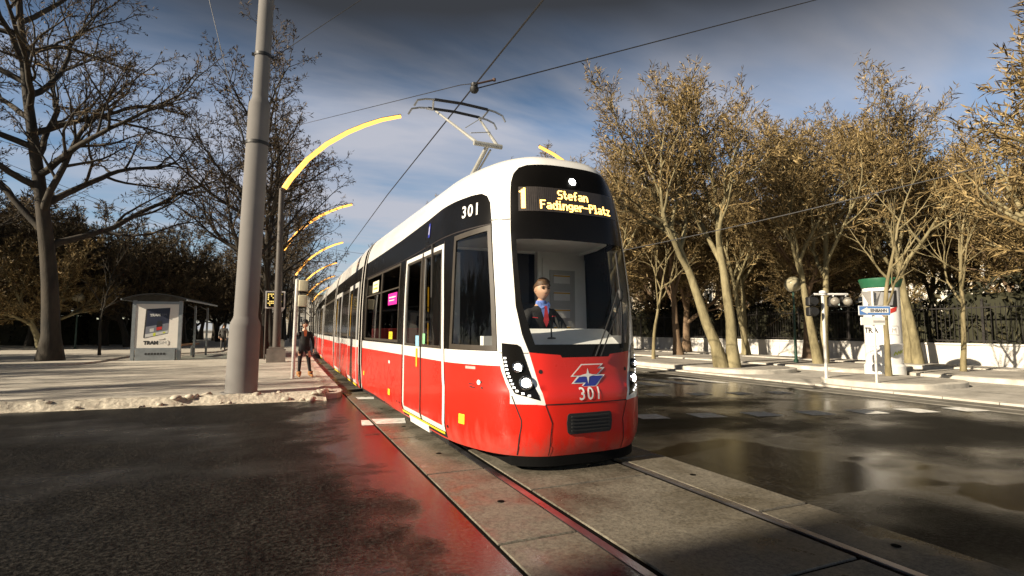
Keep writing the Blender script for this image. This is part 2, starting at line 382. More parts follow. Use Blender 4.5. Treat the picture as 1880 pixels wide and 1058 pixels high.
# ploughed ridge of dirty snow along the plaza edge
mb = MB(); P = [(-42, 16.25), (-20, 14.27), (-4.6, 12.88), (.6, 12.42), (.98, 12.36)]
NL, NW = 620, 12; vs = []; fs = []
cum = [0]
for i in range(1, len(P)): cum.append(cum[-1]+math.dist(P[i], P[i-1]))
for i in range(NL+1):
    u = (i/NL)**.55 if True else 0
    d = cum[-1]*u; k = min(len(P)-2, max(0, bisect.bisect_right(cum, d)-1)); t = (d-cum[k])/(cum[k+1]-cum[k])
    x = P[k][0]+(P[k+1][0]-P[k][0])*t; y = P[k][1]+(P[k+1][1]-P[k][1])*t
    for j in range(NW+1):
        v = j/NW; yy = y-.28+v*.78+.07*noise.noise((x*2.2, 3, 0))
        prof = min(1, v*3.2)*(1 if v < .55 else max(0, 1-(v-.55)/.45))
        base = .0 if v < .33 else .121
        h = base*min(1, max(0, (v-.2)/.2))+prof*(.03+.02*noise.noise((x*.9, yy*2, 5)))+prof*(.025*noise.noise((x*3.1, yy*6, 1))+.025*noise.noise((x*9, yy*14, 2))+.018*noise.noise((x*24, yy*30, 8)))
        if v in (0, 1): h = base-.01
        vs.append((x, yy, max(h, base-.01 if v in (0, 1) else base+.002)))
for i in range(NL):
    for j in range(NW):
        a = i*(NW+1)+j; fs.append((a, a+NW+1, a+NW+2, a+1))
mb.add(vs, [f[::-1] for f in fs])
rc = random.Random(9)
for k in range(90):
    d = cum[-1]*(1-rc.random()**1.5*.75); kk = min(len(P)-2, max(0, bisect.bisect_right(cum, d)-1)); t = (d-cum[kk])/(cum[kk+1]-cum[kk])
    x = P[kk][0]+(P[kk+1][0]-P[kk][0])*t; y = P[kk][1]+(P[kk+1][1]-P[kk][1])*t-.3+rc.random()*.6; r = rc.uniform(.02, .075)*(1 if rc.random() < .8 else 1.5)
    z = .02 if y < -.09*x+12.4 else .13
    bmx = bmesh.new(); bmesh.ops.create_icosphere(bmx, subdivisions=2, radius=r)
    q = rc.random()*50; vv = [Vector(v.co)*(1+.5*noise.noise(v.co/r*1.1+Vector((q, q, q)))) for v in bmx.verts]
    mb.add([(v.x*1.3+x, v.y*1.1+y, v.z*.75+z+r*.35) for v in vv], [tuple(v.index for v in f.verts) for f in bmx.faces]); bmx.free()
tag(mb.build('snow_ridge', M_snow, smooth=60), kind='stuff')
# thin ragged snow left along the platform edge
mb = MB(); vs = []; fs = []
for i in range(400):
    y = 12.7+i*.06; x0 = .92+.22*noise.noise((y*.8, 0, 3))+bend(y); x1 = 1.20+.20*noise.noise((y*2.3, 1, 0))+.1*noise.noise((y*7, 4, 0))+bend(y)
    z = .1305+.012*noise.noise((y*3, 2, 2)); vs += [(x0, y, .119), (x0*.5+x1*.5, y, z+.02), (min(x1, 1.37+bend(y)), y, .127)]
for i in range(399):
    a = i*3; fs += [(a, a+1, a+4, a+3), (a+1, a+2, a+5, a+4)]
mb.add(vs, [f[::-1] for f in fs]); tag(mb.build('snow_fringe', M_snow, smooth=60), kind='stuff')
# right-hand side: gutter, pale pavement, planting islands
mb = MB(); strip(mb, 12.16, 12.62, -30, 200, -.02, .014, step=3, bend_on=False); strip(mb, 12.65, 13.14, -30, 200, -.02, .022, step=3, bend_on=False)
tag(mb.build('gutter', M_gutter), kind='structure')
mb = MB(); y = -30
while y < 120: mb.prism([(13.17, y), (13.47, y), (13.47, y+.985), (13.17, y+.985)], -.02, .062, ch=.012); y += 1
tag(mb.build('roadside_kerb', M_kerb), kind='structure')
sheet('footpath', [(13.475, -40), (60, -40), (60, 260), (13.475, 260)], .06, M_walk)
def rrect(x0, x1, y0, y1, r, n=7):
    out = []
    for cx, cy, a0 in ((x1-r, y1-r, 0), (x0+r, y1-r, 90), (x0+r, y0+r, 180), (x1-r, y0+r, 270)):
        out += [(cx+r*math.cos(R(a0+90*k/n)), cy+r*math.sin(R(a0+90*k/n))) for k in range(n+1)]
    return out
for k, (x0, x1, y0, y1, r) in enumerate([(13.55, 16.7, 7.8, 10.65, 1.1), (13.55, 16.9, 12.75, 90, 1.4), (17.75, 21.4, -12, 10.7, .9), (17.6, 21.2, 11.75, 60, .9), (21.75, 23.5, 9.6, 62, .6), (22.2, 23.6, -12, 7.6, .6)]):
    mb = MB(); mb.prism(rrect(x0, x1, y0, y1, r), .05, .195, ch=.02); mb.prism(rrect(x0+.2, x1-.2, y0+.2, y1-.2, r-.15), .19, .203, 1)
    tag(mb.build('raised_island', [M_kerb, M_bed], smooth=40), kind='structure')

# ------------------------------------------------------------------ wall, iron fence, buildings
M_wall = pmat('whitewashed_wall', (.62, .60, .56), .8, var=.12, scale=1.5, bmp=.1)
M_iron = pmat('wrought_iron', (.03, .027, .025), .45, metal=.3, var=.2)
gw = MB(); gw.box((24.35, 27, .47), (.34, 78, .90)); o = tag(gw.build('garden_wall', M_wall), 'long low whitewashed garden wall under the iron fence', 'wall')
cp = MB(); cp.prism([(24.13, -12), (24.57, -12), (24.57, 66), (24.13, 66)], .921, .99, ch=.02); cp.build('coping', M_wall, o)
t = thing('iron_fence', (24.35, 27, .99), 'dark iron railing with upright bars standing on the white garden wall', 'fence')
mb = MB()
for z in (.10, 1.36): mb.box((0, 0, z), (.045, 78, .05))
mb.build('rail', M_iron, t)
for k in range(31): 
    mb = MB(); mb.box((0, -39+k*2.6, .8), (.07, .07, 1.6)); mb.lathe([(.05, 0), (.06, .04), (.0, .13)], 8, (0, -39+k*2.6, 1.6)); mb.build('post', M_iron, t)
mb = MB(); y = -38.8
while y < 39:
    mb.tube([(0, y, .02), (0, y, 1.46)], .013, 4); mb.lathe([(.02, 1.45), (0, 1.56)], 4, (0, y, 0)); y += .15
tag(mb.build('bar', M_iron, t), kind='stuff')
M_fac = pmat('cream_stucco', (.60, .52, .38), .85, var=.08, scale=.8)
M_facw = pmat('pale_stucco', (.62, .58, .50), .85, var=.08, scale=.8)
M_pane = pmat('dark_window_pane', (.02, .025, .03), .06, var=.1)
M_frame = pmat('window_frame_white', (.6, .58, .54), .5, var=.05)
M_roof = pmat('slate_roof', (.08, .065, .055), .7, var=.3, scale=4)
def building(name, x0, x1, y0, y1, h, mat, label, nst, sides, chim=2):
    t = thing(name, ((x0+x1)/2, (y0+y1)/2, 0), label, 'building'); cx, cy = (x0+x1)/2, (y0+y1)/2; W, D = x1-x0, y1-y0
    mb = MB(); mb.box((0, 0, h/2), (W, D, h)); mb.box((0, 0, h-.02), (W+.7, D+.7, .34)); mb.box((0, 0, 4.0), (W+.16, D+.16, .2)); mb.build('wall', mat, t)
    rf = MB(); a, b = W/2+.5, D/2+.5; m = min(a, b)*.75
    rf.add([(-a, -b, h+.15), (a, -b, h+.15), (a, b, h+.15), (-a, b, h+.15), (-a+m, -b+m, h+2.6), (a-m, -b+m, h+2.6), (a-m, b-m, h+2.6), (-a+m, b-m, h+2.6)],
           [(0, 1, 5, 4), (1, 2, 6, 5), (2, 3, 7, 6), (3, 0, 4, 7), (4, 5, 6, 7), (3, 2, 1, 0)]); r = rf.build('roof', M_roof, t)
    for k in range(chim):
        c = MB(); c.box((0, (k-.5)*D*.4, h+3.1), (.7, 1.1, 1.8)); c.box((0, (k-.5)*D*.4, h+4.05), (.9, 1.3, .14)); c.build('chimney', mat, r)
    for side in sides:
        L = D if side in 'WE' else W; nw = max(2, int(L/3.2))
        for i in range(nw):
            for s in range(nst):
                u = -L/2+(i+.5)*L/nw; z = 1.0+s*(h-.8)/nst+1.1; ww, hh = 1.25, 2.0
                f = MB(); p = MB()
                def put(mb, du, dz, su, sz, dep, th):
                    if side == 'W': mb.box((-W/2-dep, u+du, z+dz), (th, su, sz))
                    elif side == 'E': mb.box((W/2+dep, u+du, z+dz), (th, su, sz))
                    elif side == 'S': mb.box((u+du, -D/2-dep, z+dz), (su, th, sz))
                    else: mb.box((u+du, D/2+dep, z+dz), (su, th, sz))
                for d in (-1, 1): put(f, d*ww/2, 0, .14, hh+.14, .06, .12)
                put(f, 0, hh/2+.14, ww+.4, .16, .1, .2); put(f, 0, -hh/2-.12, ww+.4, .12, .12, .24); put(f, 0, 0, .07, hh, .035, .05); put(f, 0, .35, ww-.14, .07, .03, .04)
                put(p, 0, 0, ww-.02, hh, .012, .02)
                fo = f.build('window', M_frame, t); p.build('pane', M_pane, fo)
    return t
building('apartment_building', 44, 58, 44, 66, 15, M_fac, 'cream apartment building showing in gaps behind the right trees', 4, 'WS')
building('villa', 70, 84, 30, 48, 9, M_facw, 'pale villa half hidden behind the iron fence and bare trees', 3, 'WS')
building('town_house', -8, 16, 215, 230, 14, M_facw, 'pale house closing the far end of the avenue', 4, 'S')
building('apartment_building', -75, -48, 112, 126, 13, M_fac, 'cream building glimpsed behind the dark hedge and left trees', 4, 'SE')
building('apartment_building', -46, -30, -26, -4.1, 17, M_fac, 'tall cream building left of the side street that shades the foreground', 5, 'EN')  # added out of view, height and edge set by the shadow it throws

def pch(pts):
    # monotone cubic interpolator
    xs=[p[0] for p in pts]; ys=[p[1] for p in pts]; n=len(xs)
    d=[(ys[i+1]-ys[i])/(xs[i+1]-xs[i]) for i in range(n-1)]
    m=[d[0]]+[0 if d[i-1]*d[i]<=0 else 2*d[i-1]*d[i]/(d[i-1]+d[i]) for i in range(1,n-1)]+[d[-1]]
    def f(x):
        if x<=xs[0]: return ys[0]
        if x>=xs[-1]: return ys[-1]
        i=0
        while x>xs[i+1]: i+=1
        h=xs[i+1]-xs[i]; t=(x-xs[i])/h
        return ((1+2*t)*(1-t)**2*ys[i]+t*(1-t)**2*h*m[i]+t*t*(3-2*t)*ys[i+1]+t*t*(t-1)*h*m[i+1])
    return f
Wz=pch([(.18,1.14),(.4,1.2),(1.25,1.2),(1.9,1.19),(2.5,1.165),(2.9,1.13),(3.15,1.09),(3.3,1.04),(3.45,.94),(3.54,.83),(3.60,.68),(3.635,.45),(3.65,0)])
Lz=pch([(.18,.06),(.32,.01),(.6,0),(.82,.0),(.9,.03),(1.25,.06),(1.75,.09),(2.4,.18),(3.0,.28),(3.4,.38),(3.52,.48),(3.6,.7),(3.64,1.1),(3.65,1.6)])
_pl=[(0,0),(.25,.008),(.5,.04),(.7,.135),(.87,.29),(.99,.49),(1.09,.77),(1.155,1.05),(1.19,1.35),(1.2,1.6)]
# catmull-rom plan, arc length table
def _plan():
    P=[(-.25,.008)]+_pl+[(1.2,1.85)]; out=[]
    for i in range(1,len(P)-2):
        for k in range(16):
            t=k/16; q=[]
            for c in (0,1):
                a,b,d,e=P[i-1][c],P[i][c],P[i+1][c],P[i+2][c]
                q.append(.5*(2*b+(d-a)*t+(2*a-5*b+4*d-e)*t*t+(3*b-a-3*d+e)*t**3))
            out.append(tuple(q))
    out.append(_pl[-1]); return out
PLAN=_plan(); PS=[0]
for i in range(1,len(PLAN)): PS.append(PS[-1]+math.dist(PLAN[i],PLAN[i-1]))
SN=PS[-1]
def plan(s):
    if s>=SN: return 1.2,1.6+s-SN
    import bisect
    i=max(1,bisect.bisect_left(PS,s)); t=(s-PS[i-1])/(PS[i]-PS[i-1])
    return tuple(PLAN[i-1][c]+t*(PLAN[i][c]-PLAN[i-1][c]) for c in (0,1))
def S(s,z):
    w,y=plan(abs(s)); u=min(1,max(0,(y-.9)/2.4)); u=u*u*(3-2*u)
    return (math.copysign(w,s)*Wz(z)/1.2, y+Lz(z)*(1-u), z)
# ------------------------------------------------------------------ tram paint
M_red = pmat('tram_red_paint', (.64, .020, .010), .3, var=.04, scale=1.2, coat=.15, spec=.35)
def grime(m):                       # thin streaks of road dirt, heaviest in the lowest half metre of the skirts
    nt = m.node_tree; b = nt.nodes['Principled BSDF']; src = b.inputs['Base Color'].links[0].from_socket
    n = noise_n(nt, 3.0, 6, .7, stretch=(2.2, 2.2, .5)); tcg = node(nt, 'ShaderNodeTexCoord'); sg = node(nt, 'ShaderNodeSeparateXYZ'); lk(nt, tcg.outputs['Object'], sg.inputs[0])
    ad = node(nt, 'ShaderNodeMath', operation='MULTIPLY_ADD'); ad.inputs[1].default_value = 1.1; lk(nt, n.outputs['Fac'], ad.inputs[0]); lk(nt, sg.outputs['Z'], ad.inputs[2])
    k = ramp(nt, ad.outputs[0], [(.70, .42), (.98, 0.0)]); mx = node(nt, 'ShaderNodeMix', data_type='RGBA'); lk(nt, k.outputs['Color'], mx.inputs[0]); lk(nt, src, mx.inputs[6]); mx.inputs[7].default_value = (.16, .11, .085, 1)
    lk(nt, mx.outputs[2], b.inputs['Base Color']); return m
grime(M_red)
M_tw = pmat('tram_white_paint', (.80, .79, .76), .25, var=.03, scale=1.2, coat=.5)
M_blk = pmat('tram_black_panel', (.005, .0045, .004), .25, var=.15, scale=2, spec=.16)
M_seam = pmat('panel_gap', (.01, .005, .005), .7, var=.1)
M_seal = pmat('window_frame_brown', (.045, .037, .028), .45, var=.1)
M_glass = glass_mat('windscreen_glass', (.97, .98, .97), .28)
M_tint = glass_mat('tinted_window_glass', (.42, .42, .42), .55)
M_farglass = pmat('dark_tram_window', (.008, .008, .008), .09, var=.2, scale=5)
M_liner = pmat('interior_panel_grey', (.48, .48, .46), .5, var=.06)
M_cab = pmat('cab_panel_grey', (.92, .93, .91), .5, var=.04)
M_dkint = pmat('dark_interior', (.02, .018, .017), .6, var=.2)
M_yel = pmat('grab_pole_yellow', (.75, .42, .02), .35, var=.05)
M_sticky = pmat('sticker_yellow', (.80, .62, .03), .5, var=.05)
M_mag = pmat('sticker_magenta', (.62, .02, .30), .5, var=.05)
M_cream = pmat('paper_notice', (.72, .66, .48), .6, var=.1)
M_blue = pmat('emblem_blue', (.025, .035, .30), .3, var=.05)
M_lamp = emat('headlamp_glow', (1, .98, .92), 14)
M_led = emat('daytime_led', (1, .98, .94), 1.3)
M_amber = emat('amber_led', (1, .56, .13), 2.6)
M_chrome = pmat('lamp_chrome', (.45, .45, .45), .18, metal=1, var=.2, scale=20)
M_disp = pmat('display_panel', (.055, .047, .043), .35, var=.1, scale=40)
M_bell = pmat('bellows_rubber', (.03, .03, .032), .7, var=.2)
M_trim = pmat('grey_end_trim', (.42, .40, .37), .5, var=.12)
M_alu = pmat('pantograph_paint', (.36, .36, .33), .45, metal=.2, var=.1)
M_carb = pmat('carbon_strip', (.02, .02, .022), .5, var=.1)
M_seat = pmat('seat_red', (.30, .03, .03), .7, var=.15)

def D(s, z, off=0):
    p = Vector(S(s, z))
    if not off: return p
    e = .004; a = Vector(S(s+e, z))-Vector(S(s-e, z)); z1 = min(z+e, 3.645); b = Vector(S(s, z1))-Vector(S(s, z-e))
    n = a.cross(b); n = n.normalized() if n.length > 1e-12 else Vector((0, 0, 1))
    return p+n*off
def dens(poly, mx=.06, closed=True):
    out = []; n = len(poly)
    for i in range(n if closed else n-1):
        a, b = poly[i], poly[(i+1) % n]; k = max(1, int(math.ceil(math.dist(a, b)/mx)))
        out += [(a[0]+(b[0]-a[0])*t/k, a[1]+(b[1]-a[1])*t/k) for t in range(k)]
    if not closed: out.append(poly[-1])
    return out
def inp(p, poly):
    x, y = p; c = False; n = len(poly); j = n-1
    for i in range(n):
        xi, yi = poly[i]; xj, yj = poly[j]
        if (yi > y) != (yj > y) and x < (xj-xi)*(y-yi)/(yj-yi)+xi: c = not c
        j = i
    return c
def mir(poly): return [(-a, b) for a, b in poly][::-1]
def regions(outer, holes, regs, base, grid, mx=.06):
    """constrained triangulation of outer minus holes; regs = [(poly, material)], first hit wins"""
    loops = [dens(outer, mx)]+[dens(h, mx) for h in holes]+[dens(p, mx) for p, _ in regs]
    vs = []; es = []; cell = {}
    for lp in loops:
        o = len(vs); vs += lp; n = len(lp); es += [(o+i, o+(i+1) % n) for i in range(n)]
        for p in lp: cell.setdefault((int(p[0]//.05), int(p[1]//.05)), []).append(p)
    def near(p):
        i, j = int(p[0]//.05), int(p[1]//.05)
        return any(math.dist(p, q) < .028 for a in (-1, 0, 1) for b in (-1, 0, 1) for q in cell.get((i+a, j+b), ()))
    vs += [p for p in grid if not near(p)]
    r = geometry.delaunay_2d_cdt([Vector(v) for v in vs], es, [], 0, 1e-5)
    V = [(v.x, v.y) for v in r[0]]; fs = []; mi = []
    for f in r[2]:
        c = (sum(V[i][0] for i in f)/len(f), sum(V[i][1] for i in f)/len(f))
        if not inp(c, outer) or any(inp(c, h) for h in holes): continue
        a, b, d = [V[i] for i in f[:3]]
        if abs((b[0]-a[0])*(d[1]-a[1])-(b[1]-a[1])*(d[0]-a[0])) < 1e-9: continue
        m = base
        for p, k in regs:
            if inp(c, p): m = k; break
        fs.append(tuple(f)); mi.append(m)
    return V, fs, mi
def gridpts(s0, s1, z0, z1, ds, dz):
    ns = max(1, int((s1-s0)/ds)); nz = max(1, int((z1-z0)/dz))
    return [(s0+(s1-s0)*i/ns, z0+(z1-z0)*j/nz) for i in range(1, ns) for j in range(1, nz)]
def drape(mb, outer, mi=0, off=.004, holes=(), regs=(), step=.12, edge=0, mp=D):
    xs = [p[0] for p in outer]; ys = [p[1] for p in outer]
    V, fs, ms = regions(outer, list(holes), list(regs), mi, gridpts(min(xs), max(xs), min(ys), max(ys), step, step))
    mb.v.extend([])
    o = len(mb.v); mb.v.extend(tuple(mp(a, b, off)) for a, b in V)
    for f, m in zip(fs, ms): mb.f.append(tuple(i+o for i in f)); mb.m.append(m)
    if edge:                                    # returns from the panel's rims down to the skin
        for lp in [dens(outer)]+[dens(h) for h in holes]:
            n = len(lp); vv = [mp(a, b, off) for a, b in lp]+[mp(a, b, off-edge) for a, b in lp]
            mb.add(vv, [(i, (i+1) % n, n+(i+1) % n, n+i) for i in range(n)], mi)
def ribbon(mb, pts, w, mi=0, off=.003, mp=D):
    pts = dens(pts, .05, False); vs = []; fs = []
    for i, p in enumerate(pts):
        a = pts[max(0, i-1)]; b = pts[min(len(pts)-1, i+1)]; dx, dy = b[0]-a[0], b[1]-a[1]; l = math.hypot(dx, dy) or 1
        for k in (-1, 1): vs.append(mp(p[0]-dy/l*w/2*k, p[1]+dx/l*w/2*k, off))
    for i in range(len(pts)-1): fs.append((2*i, 2*i+1, 2*i+3, 2*i+2))
    mb.add(vs, fs, mi)
def disc(mb, s, z, r, mi, off, n=18, mp=D, r2=0):
    c = mp(s, z, off); a = (mp(s+.01, z, off)-c).normalized(); b = (mp(s, z+.01, off)-c).normalized(); nn = a.cross(b).normalized(); b = nn.cross(a)
    if r2: mb.add([c+(a*math.cos(2*PI*k/n)+b*math.sin(2*PI*k/n))*q for q in (r2, r) for k in range(n)], [(k, (k+1) % n, n+(k+1) % n, n+k) for k in range(n)], mi)
    else: mb.add([c+(a*math.cos(2*PI*k/n)+b*math.sin(2*PI*k/n))*r for k in range(n)], [tuple(range(n))], mi)
    return c, nn
def drape_text(mb, txt, s, z, size, mi, off=.005, bold=.012, flip=False, sxx=1):
    vs, fs = text_tris(txt, size, bold); T = [[vs[i] for i in (f[0], f[k], f[k+1])] for f in fs for k in range(1, len(f)-1)]
    while T:                                          # cut long triangles so that they follow the curved skin
        t = T.pop(); L = [math.dist(t[i], t[(i+1) % 3]) for i in range(3)]; k = L.index(max(L))
        if L[k] > .035: a, b, c = t[k], t[(k+1) % 3], t[(k+2) % 3]; m = ((a[0]+b[0])/2, (a[1]+b[1])/2); T += [[a, m, c], [m, b, c]]
        else: mb.add([D(s+x*sxx, z+y, off) for x, y in t], [(0, 1, 2)], mi)

YAWT = R(1.8)
tram = thing('tram', (3.09, 5.0, 0), 'long red and white low-floor tram with lit headlights showing line 1 to Stefan Fadinger-Platz', 'tram', rz=YAWT)
TI = (Matrix.Translation((3.09, 5.0, 0)) @ Matrix.Rotation(YAWT, 4, 'Z')).inverted()
SEND = 7.77                                     # s at the rear end of the front carriage
def half(poly): return poly+[(-a, b) for a, b in poly[::-1] if abs(a) > 1e-6]
ws_out = half([(-.30, 1.205), (-.32, 1.232), (-.665, 1.262), (-.735, 1.45), (-.80, 1.76), (-.815, 2.2), (-.825, 2.6), (-.82, 3.18), (-.80, 3.29), (-.745, 3.365), (-.65, 3.395), (-.3, 3.41)][::-1])
ws_hole = half([(-.60, 1.345), (-.68, 1.6), (-.735, 1.80), (-.755, 2.2), (-.76, 2.50)][::-1])
hood = half([(-.52, .725), (-.665, 1.255)]) 
hood = [(-.665, 1.262), (-.52, .725), (.52, .725), (.665, 1.262), (.32, 1.232), (.30, 1.205), (-.30, 1.205), (-.32, 1.232)]
rim = [(-.665, 1.262), (-.52, .715), (-.62, .725), (-.76, .76), (-.87, .80), (-.93, .93), (-.985, 1.08), (-1.0, 1.255), (-.99, 1.40), (-.75, 1.40)]
black_l = [(-SEND, 1.27), (-SEND, 2.955), (-6.2, 2.97), (-4.6, 3.0), (-3.04, 3.055), (-2.3, 3.09), (-1.84, 3.105), (-1.42, 3.11), (-1.24, 3.10), (-1.14, 3.05), (-1.09, 2.96), (-1.06, 2.68), (-1.02, 1.27)]
cabw = [(-1.83, 1.335), (-1.715, 2.58), (-1.125, 2.625), (-1.085, 1.33)]
cabf = [(-1.90, 1.275), (-1.76, 2.64), (-1.075, 2.69), (-1.025, 1.275)]
doorh = [(-4.16, .20), (-4.16, 2.60), (-2.08, 2.60), (-2.08, .20)]
win1 = [(-5.88, 1.34), (-5.88, 2.56), (-4.52, 2.56), (-4.52, 1.34)]; win2 = [(-7.42, 1.34), (-7.42, 2.56), (-5.98, 2.56), (-5.98, 1.34)]
outer = [(-SEND, .18), (SEND, .18), (SEND, 3.648), (-SEND, 3.648)]
zr = [.3, .42, .55, .68, .8, .86, .93, 1.02, 1.2, 1.35, 1.5, 1.65, 1.8, 2.0, 2.2, 2.4, 2.6, 2.75, 2.9, 3.0, 3.1, 3.2, 3.3, 3.38, 3.45, 3.5, 3.54, 3.58, 3.61, 3.63, 3.641]
g = []
for z in zr:
    s = -SEND+.3
    while s < SEND: 
        g.append((s, z)); s += .34 if abs(s) > 2.7 or (s < -2.6) else .065
red_l = [(-SEND, .18), (-SEND, 1.115), (-.9, 1.115), (-.9, .725), (.9, .725), (.9, 1.115), (SEND, 1.115), (SEND, .18)]
V, fs, ms = regions(outer, [ws_hole, cabw, mir(cabw), doorh, win1, win2], [(ws_out, 2), (black_l, 2), (mir(black_l), 2), (hood, 1), (rim, 0), (mir(rim), 0), (red_l, 1)], 0, g)
mb = MB(); mb.v = [tuple(D(a, b)) for a, b in V]; mb.f = fs; mb.m = ms
body = mb.build('front_carriage', [M_tw, M_red, M_blk], tram, smooth=60)
# underside and end wall
mb = MB(); pp = [S(s, .2) for s in [k*.1 for k in range(-23, 24)]]
mb.prism([(p[0]*.98, p[1]+.02) for p in pp]+[(1.17, 7.0), (-1.17, 7.0)], .19, .24); mb.build('underframe', M_black, tram)
mb = MB(); pp = [S(k*.06, .3) for k in range(-15, 16)]
mb.prism([(p[0]*.96, p[1]+.05) for p in pp]+[(pp[-1][0]*.96, 1.0), (pp[0][0]*.96, 1.0)], .075, .2); mb.build('bumper_skirt', pmat('matt_black_skirt', (.003, .003, .003), .8, spec=.1), tram, smooth=30)
mb = MB()
for y in (2.4, 4.2): mb.box((0, y, .14), (1.5, .5, .13))
mb.build('bogie', M_black, tram)
# glazing
mb = MB(); drape(mb, ws_hole, 0, -.012, step=.1); mb.build('windscreen', M_glass, tram, smooth=60)
for P, nm in ((cabw, -1), (mir(cabw), 1)):
    fr = MB(); drape(fr, cabf if nm < 0 else mir(cabf), 0, .006, holes=[P], edge=.02); f = fr.build('window_frame', M_seal, tram, smooth=40)
    gl = MB(); drape(gl, P, 0, -.008, step=.15); gl.build('cab_side_window', M_tint if nm > 0 else glass_mat('cab_window_glass', (.85, .86, .85), .8), tram, smooth=60)
for P, st in ((win1, 1), (win2, 2)):
    gl = MB(); drape(gl, P, 0, -.01, step=.3)
    w_ = gl.build('side_window', M_tint, tram, smooth=60)
    fr = MB(); q = P; drape(fr, [(q[0][0]-.045, q[0][1]-.04), (q[1][0]-.045, q[1][1]+.04), (q[2][0]+.045, q[2][1]+.04), (q[3][0]+.045, q[3][1]-.04)], 0, .005, holes=[P], edge=.02, step=.3)
    ribbon(fr, [(P[0][0], 2.2), (P[2][0], 2.2)], .025, 0, .004); fr.build('window_frame', M_seal, w_, smooth=40)
def rect(s0, s1, z0, z1): return [(s0, z0), (s1, z0), (s1, z1), (s0, z1)]
def sticker(nm, mat, s0, s1, z0, z1, extra=None):
    mb = MB(); drape(mb, rect(s0, s1, z0, z1), 0, .006, step=.3); mats = [mat]
    if extra: mats.append(extra[0]); [drape(mb, rect(*e), 1, .008, step=.3) for e in extra[1]]
    return mb.build(nm, mats, tram)
sticker('notice', M_mag, -5.28, -4.62, 1.93, 2.13, (M_cream, [(-5.2, -4.7, 2.05, 2.07), (-5.2, -4.8, 2.0, 2.015)]))
sticker('notice', M_cream, -6.78, -6.2, 2.24, 2.46, (M_yel, [(-6.7, -6.3, 2.3, 2.33), (-6.7, -6.3, 2.38, 2.4)]))
sticker('sticker', M_sticky, -5.12, -4.86, 1.345, 1.47, (M_black, [(-5.05, -5.02, 1.37, 1.44), (-4.96, -4.93, 1.37, 1.44)]))
sticker('sticker', M_sticky, -1.69, -1.57, .44, .55); sticker('sticker', M_sticky, -5.12, -4.98, .40, .50); sticker('sticker', M_sticky, -7.5, -7.42, .55, .64)
sticker('sticker', M_tw, -5.12, -5.0, .93, .98); sticker('maker_plate', M_trim, -1.53, -1.35, 1.065, 1.095)
sticker('sticker', M_blue, -2.90, -2.80, 2.78, 2.98, (M_tw, [(-2.865, -2.835, 2.82, 2.94)]))
mb = MB()
for s, z, a, b in ((-1.43, .90, .10, .012), (-1.41, .865, .08, .012), (-1.45, .872, .05, .012), (-1.26, .87, .025, .025), (-1.27, .93, .03, .03)): drape(mb, rect(s-a/2, s+a/2, z-b/2, z+b/2), 0, .006, step=.2)
disc(mb, -1.30, .925, .028, 1, .008); mb.build('vent_slot', [M_seam, M_tw], tram)
# doors: two leaves with white frames
mb = None
for s0, s1 in ((-4.15, -3.125), (-3.115, -2.09)):
    o_ = rect(s0, s1, .27, 2.595); gz = rect(s0+.11, s1-.11, 1.30, 2.50)
    mb = MB(); drape(mb, o_, 0, -.006, holes=[gz], regs=[(rect(s0+(.075 if s1 < -3 else .0), s1-(.0 if s1 < -3 else .075), .34, 1.115), 1), (rect(s0+(.075 if s1 < -3 else .0), s1-(.0 if s1 < -3 else .075), 1.265, 2.535), 2)], step=.2, edge=.03)
    d_ = mb.build('door_leaf', [M_tw, M_red, M_seal], tram, smooth=40)
    gl = MB(); drape(gl, gz, 0, -.014, step=.3); gl.build('door_glass', M_tint, d_)
    ga = MB(); sa = s1 if s1 < -3 else s0; ribbon(ga, [(sa, .27), (sa, 2.59)], .035, 0, .004); ga.build('rubber_edge', M_seal, d_)
    hd = MB()
    if s1 < -3: drape(hd, rect(-3.40, -3.22, 1.27, 1.42), 0, -.004, step=.3); drape(hd, rect(-3.36, -3.28, .98, 1.24), 1, .002, step=.3)
    else: drape(hd, rect(-3.02, -2.90, 1.31, 1.45), 2, -.004, step=.3)
    hd.build('sticker', [pmat('sticker_light_blue', (.25, .5, .7), .5), M_yel, pmat('sticker_green', (.25, .6, .3), .5)], d_)
mb = MB(); ribbon(mb, [(-4.16, .262), (-2.08, .262)], .03, 0, .012); drape(mb, rect(-3.75, -2.75, .15, .243), 1, .02, step=.3, edge=.03); drape(mb, rect(-4.16, -2.08, .12, .25), 2, -.02, step=.4)
mb.build('door_step', [M_sticky, M_white, M_black], tram)
# panel gaps, ridges and screws
def groove(fn):
    q = MB(); fn(q); q.build('groove', M_seam, tram)
for k in (1, -1):
    for pts, w_ in (([(-.88*k, .81), (-.775*k, .56), (-.775*k, .50), (-.83*k, .19)], .012), ([(-.52*k, .72), (-.45*k, .53), (-.485*k, .19)], .010), ([(-1.09*k, 2.745), (-.83*k, 2.735)], .012), ([(-1.0*k, 1.255), (-.67*k, 1.255)], .008)):
        groove(lambda q: ribbon(q, pts, w_))
    q = MB(); disc(q, -.55*k, 1.06, .022, 0, .003); q.build('cap_bolt', M_seam, tram)
for pts, w_ in (([(-.52, .722), (.52, .722)], .012), ([(-4.19, .2), (-4.19, 2.62)], .022), ([(-2.06, .2), (-2.06, 2.62)], .022), ([(-4.16, 2.62), (-1.06, 2.70)], .014), ([(-SEND, 2.62), (-4.2, 2.62)], .012)): groove(lambda q: ribbon(q, pts, w_))
for s in (-4.32, -4.5, -1.98):
    q = MB(); disc(q, s, .36, .02, 0, .003); q.build('cap_bolt', M_seam, tram)

